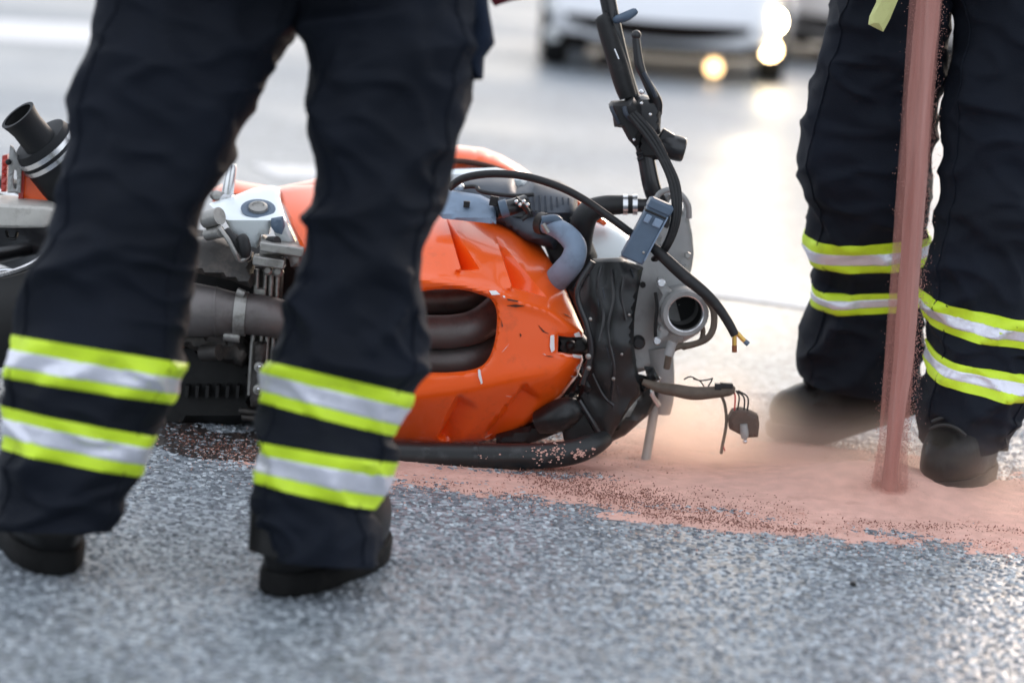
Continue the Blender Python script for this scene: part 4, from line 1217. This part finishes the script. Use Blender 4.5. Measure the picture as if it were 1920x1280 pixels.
part('rear_brake_hose', ptube([(12, 434, YB + 0.10), (16, 446, YB + 0.08), (28, 447, YB + 0.08), (32, 436, YB + 0.1)], 3, 8), 'black')

# --- handlebar pointing up
Yh = YB + 0.15
hbr = part('handlebar_tube', ptube([(1252, 470, Yh + 0.04, 15.), (1240, 400, Yh + 0.02, 17.), (1222, 350, Yh, 17.), (1210, 290, Yh, 16.), (1196, 220, Yh, 15.), (1172, 140, Yh, 15.), (1148, 40, Yh, 15.), (1128, -60, Yh, 16.)], 16, 18), 'blackm')
part('grip', ptube([(1127, 28, Yh - 0.01, 8.), (1130, 34, Yh - 0.01, 15.), (1142, 70, Yh - 0.01, 17.5), (1158, 120, Yh - 0.01, 19.), (1170, 160, Yh - 0.01, 18.5), (1178, 182, Yh - 0.01, 17.)], 17, 18), 'black', hbr)
part('grip_groove', ptube([(1152, 92, Yh - 0.048), (1160, 111, Yh - 0.048)], 1.6, 6), 'chrome', hbr)
part('bar_end_weight', ptube([(1149, 40, Yh, 6.), (1160, 36, Yh - 0.02, 8.), (1176, 30, Yh - 0.03, 9.), (1190, 22, Yh - 0.03, 7.), (1194, 19, Yh - 0.03, 4.)], 9, 14), 'greyp', hbr)
lv = part('clutch_lever', ptube([(1192, 68, Yh - 0.05, 7.), (1195, 95, Yh - 0.05, 8.), (1199, 122, Yh - 0.05, 9.), (1208, 145, Yh - 0.05, 8.), (1222, 172, Yh - 0.05, 10.), (1231, 192, Yh - 0.04, 11.), (1229, 212, Yh - 0.03, 13.)], 9, 14), 'blackm', hbr)
part('lever_ball', blob(at(1193, 66, Yh - 0.05), 9.5 * m_, 9.5 * m_, 9.5 * m_, 3), 'blackm', hbr)
part('lever_edge', ptube([(1207, 136, Yh - 0.062), (1220, 160, Yh - 0.064), (1230, 182, Yh - 0.06)], 4.5, 8), 'airbox', hbr)
part('lever_perch', plate([(1190, 186), (1204, 180), (1226, 186), (1238, 198), (1240, 212), (1238, 250), (1222, 262), (1200, 250), (1186, 220)], Yh - 0.05, 0.06, grid=8, roll=7, rolld=0.012), 'blackm', hbr)
sw = part('switch_block', plate([(1142, 200), (1148, 193), (1175, 192), (1188, 184), (1202, 200), (1206, 235), (1200, 262), (1196, 282), (1178, 262), (1166, 240), (1152, 238), (1150, 222)], Yh - 0.07, 0.06, grid=8, roll=8, rolld=0.014), 'black', hbr)
part('switch_rim', ptube([(1145, 200, Yh - 0.072), (1150, 212, Yh - 0.075), (1160, 232, Yh - 0.07)], 3.5, 8), 'airbox', hbr)
part('switch_rim', ptube([(1170, 200, Yh - 0.075), (1175, 216, Yh - 0.078), (1188, 228, Yh - 0.075)], 4.5, 8), 'airbox', hbr)
part('lower_clamp', plate([(1196, 250), (1232, 248), (1240, 280), (1234, 300), (1210, 300), (1192, 280)], Yh - 0.02, 0.05, grid=8, roll=6, rolld=0.01), 'black', hbr)
rs = part('fluid_reservoir', ptube([(1236, 262, Yh, 14.), (1250, 270, Yh, 21.), (1262, 276, Yh, 24.), (1280, 281, Yh, 23.), (1284, 282, Yh, 18.)], 22, 22), 'blackm', hbr)
part('reservoir_mount', box(at(1248, 258, Yh), (0.012, 0, -0.006), (0, 0.015, 0), (0.006, 0, 0.012)), 'blackm', hbr, bevel=0.003)
for (u, v, r) in ((1203, 194, 3.5), (1219, 215, 3.5), (1204, 226, 3), (1209, 252, 4.5), (1189, 262, 3), (1203, 172, 6)):
    part('bright_screw', blob(at(u, v, Yh - 0.085), r * m_, 0.004, r * m_, 2), 'chrome', hbr)
for (u, v) in ((1193, 290), (1195, 300)):
    part('adjuster', ptube([(u, v, Yh - 0.03), (u + 12, v - 4, Yh - 0.03)], 4, 8), 'blackm', hbr)
for k in range(3):
    s = k * 7
    part('control_cable', ptube([(1180 + s * 0.7, 216 - s * 0.4, Yh - 0.09), (1212 + s, 256 - s * 0.3, Yh - 0.10), (1240 + s * 0.8, 300, Yh - 0.11), (1258 + s * 0.9, 345, Yh - 0.12), (1264 + s * 0.7, 392, Yh - 0.13), (1258 + s * 0.6, 432, Yh - 0.13), (1242 + s * 0.5, 468, Yh - 0.12), (1225 + s * 0.3, 486, Yh - 0.08)], 5.2, 10), 'black', hbr)
# --- loose cables and loom at the front
part('loose_battery_cable', ptube([(1215, 455, YB + 0.03, 8.), (1240, 478, YB + 0.02, 11.), (1280, 515, YB + 0.01, 12.), (1320, 548, YB + 0.0, 11.), (1345, 574, YB, 9.5), (1366, 605, YB, 9.), (1378, 628, YB, 8.5)], 10, 14), 'black')
part('brass_terminal', ptube([(1377, 624, YB), (1377, 640, YB), (1377, 648, YB)], 4.5, 10), 'brass')
part('brass_terminal', ptube([(1382, 624, YB), (1391, 634, YB), (1398, 641, YB)], 4.5, 10), 'brass')
part('terminal_end', ptube([(1377, 647, YB), (1377, 660, YB)], 5, 10), 'copper')
part('terminal_end', ptube([(1396, 639, YB), (1403, 645, YB)], 5, 10), 'greyp')
part('looped_hose', ptube([(1322, 556, YB + 0.06), (1337, 580, YB + 0.06), (1338, 612, YB + 0.06), (1326, 634, YB + 0.06), (1298, 646, YB + 0.07), (1270, 650, YB + 0.08), (1256, 662, YB + 0.08), (1250, 690, YB + 0.09)], 6.5, 12), 'loom')
part('looped_hose', ptube([(1316, 608, YB + 0.10), (1318, 625, YB + 0.10), (1310, 642, YB + 0.09), (1280, 652, YB + 0.10)], 5, 10), 'loom')
part('hose_end', ptube([(1262, 640, YB + 0.08), (1253, 666, YB + 0.08)], 10, 14), 'plate')
lm = part('taped_loom', ptube([(1205, 715, YB + 0.07, 6.), (1235, 726, YB + 0.07, 10.), (1265, 731, YB + 0.06, 12.), (1300, 737, YB + 0.05, 13.), (1340, 735, YB + 0.05, 11.5), (1368, 731, YB + 0.05, 11.), (1378, 732, YB + 0.05, 6.)], 10, 14), 'loom')
part('loom_plug', box(at(1362, 722, YB + 0.045), (0.012, 0, 0), (0, 0.007, 0), (0, 0, 0.0045)), 'black', lm, bevel=0.001)
part('loom_plug', box(at(1346, 724, YB + 0.045), (0.006, 0, 0), (0, 0.007, 0), (0, 0, 0.0055)), 'black', lm, bevel=0.001)
for pts in ([(1282, 711, 0), (1295, 706, 0), (1312, 713, 0), (1330, 711, 0), (1336, 709, 0)], [(1320, 724, 0), (1312, 714, 0), (1300, 710, 0)], [(1328, 724, 0), (1334, 714, 0), (1336, 708, 0)]):
    part('stray_wire', ptube([(u, v, YB + 0.045) for u, v, _ in pts], 1.5, 6), 'black', lm)
for k, (x0, x1) in enumerate(((1376, 1377), (1380, 1384), (1380, 1394), (1384, 1400))):
    part('thin_wire', ptube([(x0, 732, YB + 0.05), ((x0 + x1) / 2 + (2, 4, 8, 10)[k], 745, YB + 0.05), (x1 + (0, -2, 1, 1)[k], 772, YB + 0.05)], 1.8, 6), 'redwire' if k == 0 else 'black', lm)
part('hanging_wire', ptube([(1352, 740, YB + 0.05), (1359, 758, YB + 0.05), (1362, 785, YB + 0.05), (1360, 808, YB + 0.05), (1355, 832, YB + 0.05), (1352, 850, YB + 0.05)], 3, 8), 'loom', lm)
part('hanging_wire', ptube([(1360, 808, YB + 0.05), (1356, 832, YB + 0.05), (1359, 845, YB + 0.05)], 1.6, 6), 'redwire', lm)
cn = part('connector_block', plate([(1366, 785), (1374, 771), (1390, 768), (1402, 771), (1422, 780), (1424, 795), (1421, 819), (1404, 820), (1385, 813), (1368, 804)], YB + 0.035, 0.035, grid=6, roll=4, rolld=0.006), 'dustybox')
part('bulb_holder', ptube([(1394, 795, YB + 0.03, 7.), (1396, 812, YB + 0.03, 8.), (1396, 822, YB + 0.03, 6.)], 7, 12), 'plate', cn)
part('bulb', blob(at(1397, 827, YB + 0.03), 4.5 * m_, 4.5 * m_, 4.5 * m_, 2), 'chrome', cn)

# ------------------------------------------------------------------ pouring sack, powder stream, dust
def stream():
    V, Fc = [], []
    rows = [(1760, -330, 22), (1747, -150, 27), (1740, 0, 29), (1725, 200, 27), (1716, 350, 26), (1706, 500, 27), (1696, 650, 24), (1684, 760, 23), (1674, 850, 21), (1668, 925, 24)]
    q = cr(rows, 10)
    Y = YR2 - 0.22
    n = 40
    for i, (u, v, r) in enumerate(q):
        c = at(u, v, Y)
        for k in range(n):
            a = 2 * math.pi * k / n
            s = 1 + 0.34 * noise.noise(Vector((math.cos(a) * 3, math.sin(a) * 3, v * 0.004))) + 0.08 * noise.noise(Vector((math.cos(a) * 9, math.sin(a) * 9, v * 0.02)))
            V.append(c + Vector((math.cos(a) * r, math.sin(a) * r * 0.8, 0)) * 0.70 * pxm(Y) * s)
    for i in range(len(q) - 1):
        for k in range(n):
            k2 = (k + 1) % n
            Fc.append((i * n + k, i * n + k2, (i + 1) * n + k2, (i + 1) * n + k))
    Fc.append(tuple(range(n)))
    Fc.append(tuple((len(q) - 1) * n + k for k in range(n)))
    base = ground(1668, 918)
    o = obj('powder_stream', (V, Fc), M['stream'], loc=(base.x, base.y, 0), ang=180)
    tag(o, 'column of pink powder pouring straight down beside the stepping firefighter', 'powder stream')
    # loose falling streaks round the column
    SV, SF = [], []
    for _ in range(7000):
        t = random.random() ** 0.85 * 0.998
        u, v, r = q[int(t * (len(q) - 1))]
        side = random.choice((-1, 1)) * (0.6 + abs(random.gauss(0, 0.3 + 0.45 * t ** 3)))
        c = at(u, v + random.uniform(-9, 9), Y) + Vector((side * r * pxm(Y), random.gauss(0, 0.012) - 0.006, 0))
        rr = random.uniform(0.0003, 0.0009)
        k = len(SV)
        for w in ((1, 0, 0), (0, 1, 0), (-1, 0, 0), (0, -1, 0), (0, 0, 1.6), (0, 0, -1.6)):
            SV.append(c + Vector(w) * rr)
        for a in range(4):
            SF.append((k + a, k + (a + 1) % 4, k + 4))
            SF.append((k + (a + 1) % 4, k + a, k + 5))
    s = obj('falling_grains', (SV, SF), M['stream'], o, ang=180)
    s['kind'] = 'stuff'
    # thin veil of powder falling with the column
    top, bot = at(1747, -150, Y), at(1667, 930, Y)
    ve = lathe((0, 0, 0), (0, 0, 1), [(0.0, 0.036), (0.1, 0.027), (0.7, 0.029), (1.0, 0.031)], 24)
    q0 = bot
    VV = []
    for v in ve[0]:
        c = bot.lerp(top, v.z)
        VV.append(Vector((c.x + v.x, c.y + v.y * 0.8, c.z)))
    m = bpy.data.materials.new('falling_powder_veil')
    m.use_nodes = True
    nt = m.node_tree
    nt.nodes.remove(nt.nodes['Principled BSDF'])
    pv = nt.nodes.new('ShaderNodeVolumePrincipled')
    pv.inputs['Color'].default_value = (0.66, 0.36, 0.31, 1)
    tc = nt.nodes.new('ShaderNodeTexCoord')
    mp = nt.nodes.new('ShaderNodeMapping')
    mp.inputs['Scale'].default_value = (60, 60, 2.5)
    mp.inputs['Rotation'].default_value = (0, 0, 0)
    nz = nt.nodes.new('ShaderNodeTexNoise')
    nz.inputs['Scale'].default_value = 1.0
    mr = nt.nodes.new('ShaderNodeMapRange')
    mr.inputs[1].default_value = 0.35
    mr.inputs[2].default_value = 0.7
    mr.inputs[3].default_value = 4.0
    mr.inputs[4].default_value = 60.0
    nt.links.new(tc.outputs['Object'], mp.inputs[0])
    nt.links.new(mp.outputs[0], nz.inputs['Vector'])
    nt.links.new(nz.outputs['Fac'], mr.inputs[0])
    nt.links.new(mr.outputs[0], pv.inputs['Density'])
    nt.links.new(pv.outputs[0], nt.nodes['Material Output'].inputs['Volume'])
    vo = obj('powder_veil', (VV, ve[1]), m, o, ang=180)
    vo['kind'] = 'stuff'
M['stream'] = mat('falling_powder', (0.47, 0.26, 0.225), 0.95, vary=0.4, vscale=30, bump=0.6, bscale=120, spec=0.05, stretch=(1, 1, 0.06))
stream()
sk = obj('powder_sack', join(blob(at(1775, -470, YR2 - 0.3), 0.16, 0.12, 0.13, 4, 0.35, 6)), M['sack'], loc=tuple(at(1775, -470, YR2 - 0.3)))
tag(sk, 'paper sack of pink powder held in the hands of the far firefighter', 'sack')

def dust(name, c, rad, dens, seed, col=(0.97, 0.86, 0.78)):
    b = bmesh.new()
    bmesh.ops.create_icosphere(b, subdivisions=4, radius=1)
    me = bpy.data.meshes.new(name)
    b.to_mesh(me); b.free()
    o = bpy.data.objects.new(name, me)
    COL.objects.link(o)
    o.location = c
    o.scale = rad
    m = bpy.data.materials.new(name)
    m.use_nodes = True
    nt = m.node_tree
    for n in list(nt.nodes):
        if n.type == 'BSDF_PRINCIPLED': nt.nodes.remove(n)
    pv = nt.nodes.new('ShaderNodeVolumePrincipled')
    pv.inputs['Color'].default_value = (*col, 1)
    pv.inputs['Anisotropy'].default_value = 0.82
    tc = nt.nodes.new('ShaderNodeTexCoord')
    ln = nt.nodes.new('ShaderNodeVectorMath'); ln.operation = 'LENGTH'
    nt.links.new(tc.outputs['Object'], ln.inputs[0])
    mr = nt.nodes.new('ShaderNodeMapRange')
    mr.interpolation_type = 'SMOOTHSTEP'
    mr.inputs[1].default_value = 0.1
    mr.inputs[2].default_value = 0.98
    mr.inputs[3].default_value = 1
    mr.inputs[4].default_value = 0
    nt.links.new(ln.outputs['Value'], mr.inputs[0])
    nz = nt.nodes.new('ShaderNodeTexNoise')
    nz.inputs['Scale'].default_value = 2.2
    nz.inputs['Detail'].default_value = 3
    mp = nt.nodes.new('ShaderNodeMapping')
    mp.inputs['Location'].default_value = (seed, seed * 2, 0)
    nt.links.new(tc.outputs['Object'], mp.inputs[0])
    nt.links.new(mp.outputs[0], nz.inputs['Vector'])
    nr = nt.nodes.new('ShaderNodeMapRange')
    nr.inputs[1].default_value = 0.36
    nr.inputs[2].default_value = 0.66
    nr.inputs[3].default_value = 0.15
    nr.inputs[4].default_value = 1.0
    nt.links.new(nz.outputs['Fac'], nr.inputs[0])
    mu = nt.nodes.new('ShaderNodeMath'); mu.operation = 'MULTIPLY'
    nt.links.new(mr.outputs[0], mu.inputs[0]); nt.links.new(nr.outputs[0], mu.inputs[1])
    m2 = nt.nodes.new('ShaderNodeMath'); m2.operation = 'MULTIPLY'
    nt.links.new(mu.outputs[0], m2.inputs[0]); m2.inputs[1].default_value = dens
    nt.links.new(m2.outputs[0], pv.inputs['Density'])
    nt.links.new(pv.outputs[0], nt.nodes['Material Output'].inputs['Volume'])
    me.materials.append(m)
    tag(o, kind='stuff')
    return o
d0 = ground(1315, 865)
dust('dust_cloud', (d0.x, d0.y + 0.05, 0.05), (0.27, 0.30, 0.17), 8.5, 1.3)
d2 = ground(1420, 870)
dust('dust_cloud', (d2.x, d2.y + 0.04, 0.03), (0.52, 0.36, 0.14), 2.2, 8.2)
d1 = ground(1690, 930)
dust('dust_cloud', (d1.x, d1.y + 0.02, 0.02), (0.46, 0.36, 0.16), 3.6, 4.7)

# small crumb on the near asphalt
pb = ground(1599, 1097)
tag(obj('tar_pebble', blob((pb.x, pb.y, 0.002), 0.006, 0.006, 0.004, 2, 0.4, 90), M['pebble'], loc=tuple(pb)), 'tiny black pebble alone on the grey asphalt in the lower right', 'pebble')

# ------------------------------------------------------------------ cars
def car(loc, rz, paint, lit, label, group):
    root = empty('car', loc, rz)
    tag(root, label, 'car', group)
    hl0 = 2.15
    def topz(y):
        return float(np.interp(y, [-2.15, -1.9, -0.9, 0.3, 1.5, 2.15], [0.55, 0.66, 0.80, 0.86, 0.92, 0.86]))
    def hwl(s):
        return float(np.interp(s, [0, 0.15, 0.5, 0.85, 1], [0.80, 0.87, 0.90, 0.87, 0.80])), float(np.interp(s, [0, 0.15, 0.45, 0.85, 1], [2.04, 2.13, 2.15, 2.06, 1.96]))
    def pt(a, s, k=1.0, off=0.0):
        hw, hl = hwl(s)
        c_, s_ = math.cos(a), math.sin(a)
        x = (hw + off) * k * math.copysign(abs(c_) ** 0.6, c_)
        y = (hl + off) * k * math.copysign(abs(s_) ** 0.6, s_)
        return Vector((x, y, 0.16 + s * (topz(y) - 0.16)))
    n = 96
    V, Fc = [], []
    rows = [(s, 1.0) for s in np.linspace(0, 1, 12)] + [(1.0, k) for k in (0.97, 0.9, 0.75, 0.5, 0.25, 0.02)]
    for s, k in rows:
        for j in range(n):
            p = pt(2 * math.pi * j / n, s, k)
            if k < 1: p.z += 0.03 * (1 - k ** 4)
            V.append(p)
    for i in range(len(rows) - 1):
        for j in range(n):
            j2 = (j + 1) % n
            Fc.append((i * n + j, i * n + j2, (i + 1) * n + j2, (i + 1) * n + j))
    Fc.append(tuple(range(n)))
    def lp(name, geo, m, par=root, ang=40, bevel=0):
        return obj(name, geo, m, par, ang, bevel, local=True)
    body = lp('body', (V, Fc), paint)
    # greenhouse
    gv = []
    secs = [(-0.95, 0.80, 0.80), (-0.2, 1.18, 0.62), (0.2, 1.24, 0.60), (0.9, 1.22, 0.60), (1.6, 0.95, 0.72)]
    for y, z, w in secs:
        zb = topz(y) - 0.02
        gv += [(-0.78, y, zb), (-w, y, max(z, zb + 0.01)), (w, y, max(z, zb + 0.01)), (0.78, y, zb)]
    gf = [(0, 1, 2, 3), tuple(range(16, 20))]
    for i in range(len(secs) - 1):
        for k in range(3):
            gf.append((i * 4 + k, i * 4 + k + 1, (i + 1) * 4 + k + 1, (i + 1) * 4 + k))
    lp('window_glass', (gv, gf), M['glass'], ang=20)
    rv = [(-0.6, -0.2, 1.185), (0.6, -0.2, 1.185), (0.58, 0.2, 1.247), (-0.58, 0.2, 1.247), (0.58, 0.9, 1.227), (-0.58, 0.9, 1.227)]
    rv += [(x, y, z + 0.02) for x, y, z in rv]
    lp('roof', (rv, [(0, 1, 2, 3), (3, 2, 4, 5), (6, 9, 8, 7), (9, 11, 10, 8), (0, 6, 7, 1), (1, 7, 8, 2), (2, 8, 10, 4), (4, 10, 11, 5), (5, 11, 9, 3), (3, 9, 6, 0)]), paint)
    def nose(x, z):
        s = min(1, max(0, (z - 0.16) / 0.42))
        hw, hl = hwl(s)
        f = max(0, 1 - abs(x / hw) ** (2 / 0.6))
        return -hl * f ** 0.3
    def patch(x0, x1, z0, z1, off=0.006, depth=0.03, nx=16, sag=0.0):
        g = []
        for o in (off, off - depth):
            for i in range(nx + 1):
                x = x0 + (x1 - x0) * i / nx
                sg = sag * (2 * i / nx - 1) ** 2
                for z in (z0, z1):
                    taper = 1 - 0.6 * abs(2 * i / nx - 1) ** 3 if sag else 1
                    zc = (z0 + z1) / 2
                    zz = zc + (z - zc) * taper + sg
                    g.append(Vector((x, nose(x, zz) - o, zz)))
        m = (nx + 1) * 2
        f = []
        for i in range(nx):
            f.append((2 * i, 2 * i + 1, 2 * i + 3, 2 * i + 2))
            f.append((m + 2 * i, m + 2 * i + 2, m + 2 * i + 3, m + 2 * i + 1))
            f.append((2 * i, 2 * i + 2, m + 2 * i + 2, m + 2 * i))
            f.append((2 * i + 1, m + 2 * i + 1, m + 2 * i + 3, 2 * i + 3))
        f += [(0, m, m + 1, 1), (2 * nx, 2 * nx + 1, m + 2 * nx + 1, m + 2 * nx)]
        return g, f
    lp('grille_slit', patch(-0.64, 0.58, 0.255, 0.375, off=0.022, depth=0.06, sag=0.04), M['cartrim'])
    lp('lower_intake', patch(-0.60, 0.60, 0.165, 0.225, off=0.02, depth=0.05), M['cartrim'])
    lp('side_intake', patch(-0.86, -0.48, 0.14, 0.25, off=0.022, depth=0.06, nx=12), M['cartrim'])
    lp('side_intake', patch(0.56, 0.80, 0.18, 0.25, off=0.008, nx=8), M['cartrim'])
    for sx in (-1, 1):
        on = lit and sx > 0
        h = lp('headlight', patch(*sorted((sx * 0.55, sx * 0.78)), 0.49, 0.57, off=0.008, nx=8), M['lens'])
        y = nose(sx * 0.62, 0.53)
        lp('headlight_bulb', lathe((sx * 0.62, y - 0.008, 0.53), (0, -1, 0), [(0, 0.035), (0.006, 0.035), (0.010, 0.02)], 20), M['lamp'] if on else M['lens'], h)
        if on:
            spl = bpy.data.lights.new('headlight_beam', 'SPOT')
            spl.energy = 260
            spl.spot_size = R(11)
            spl.spot_blend = 1.0
            spl.color = (1.0, 0.82, 0.55)
            spl.shadow_soft_size = 0.06
            spo = bpy.data.objects.new('headlight_beam', spl)
            COL.objects.link(spo)
            spo.parent = h
            spo.location = (sx * 0.62, y - 0.05, 0.53)
            lm_ = Matrix.Rotation(-rz, 3, 'Z') @ ((ground(1300, 862) + Vector((0, 0, 0.10))) - Vector(loc) - Matrix.Rotation(rz, 3, 'Z') @ spo.location)
            spo.rotation_euler = lm_.to_track_quat('-Z', 'Y').to_euler()
        for z, r, mm in ((0.42, 0.055, 'lamp'), (0.23, 0.045, 'fog')):
            y = nose(sx * 0.72, z)
            lp('fog_light', lathe((sx * 0.72, y + 0.012, z), (0.25 * sx, -1, 0), [(0, r * 1.25), (0.024, r * 1.2), (0.026, r), (0.030, r * 0.6)], 20), M[mm] if on else M['lens'])
        y = nose(sx * 0.36, 0.155)
        lp('lower_lamp', lathe((sx * 0.36, y + 0.010, 0.10), (0, -1, 0), [(0, 0.05), (0.03, 0.05), (0.036, 0.04), (0.04, 0.02)], 20), M['low'] if on else M['cartrim'])
        mi = lp('door_mirror', blob((sx * 0.92, -0.5, 0.88), 0.09, 0.06, 0.06, 3), paint)
        for wy in (-1.32, 1.30):
            w = lp('tyre', lathe((sx * 0.64, wy, 0.315), (sx, 0, 0), [(0, 0.20), (0.0, 0.30), (0.03, 0.315), (0.14, 0.315), (0.17, 0.30), (0.175, 0.22), (0.16, 0.2)], 40, caps=False), M['tyre'])
            lp('wheel_rim', lathe((sx * 0.64, wy, 0.315), (sx, 0, 0), [(0.10, 0.001), (0.16, 0.04), (0.15, 0.08), (0.165, 0.19), (0.172, 0.215), (0.15, 0.22)], 40, caps=False), M['rim'], w)
            arch = [(0.172, 0.33), (0.178, 0.34), (0.178, 0.372), (0.165, 0.378)]
            lp('wheel_arch', lathe((sx * 0.64, wy, 0.315), (sx, 0, 0), arch, 40, caps=False), M['cartrim'])
    return root
gc = ground(1290, 155)
CAR1 = car((gc.x - 0.05, gc.y + 2.2, 0), R(-4), M['carwhite'], True, 'white car with glowing headlamps blurred in the background behind the handlebar', None)
gc2 = ground(1700, 190)
CAR2 = car((gc2.x + 0.35, gc2.y + 6.0, 0), R(-4), M['carbeige'], False, 'pale beige car blurred behind the legs of the firefighter on the right', None)
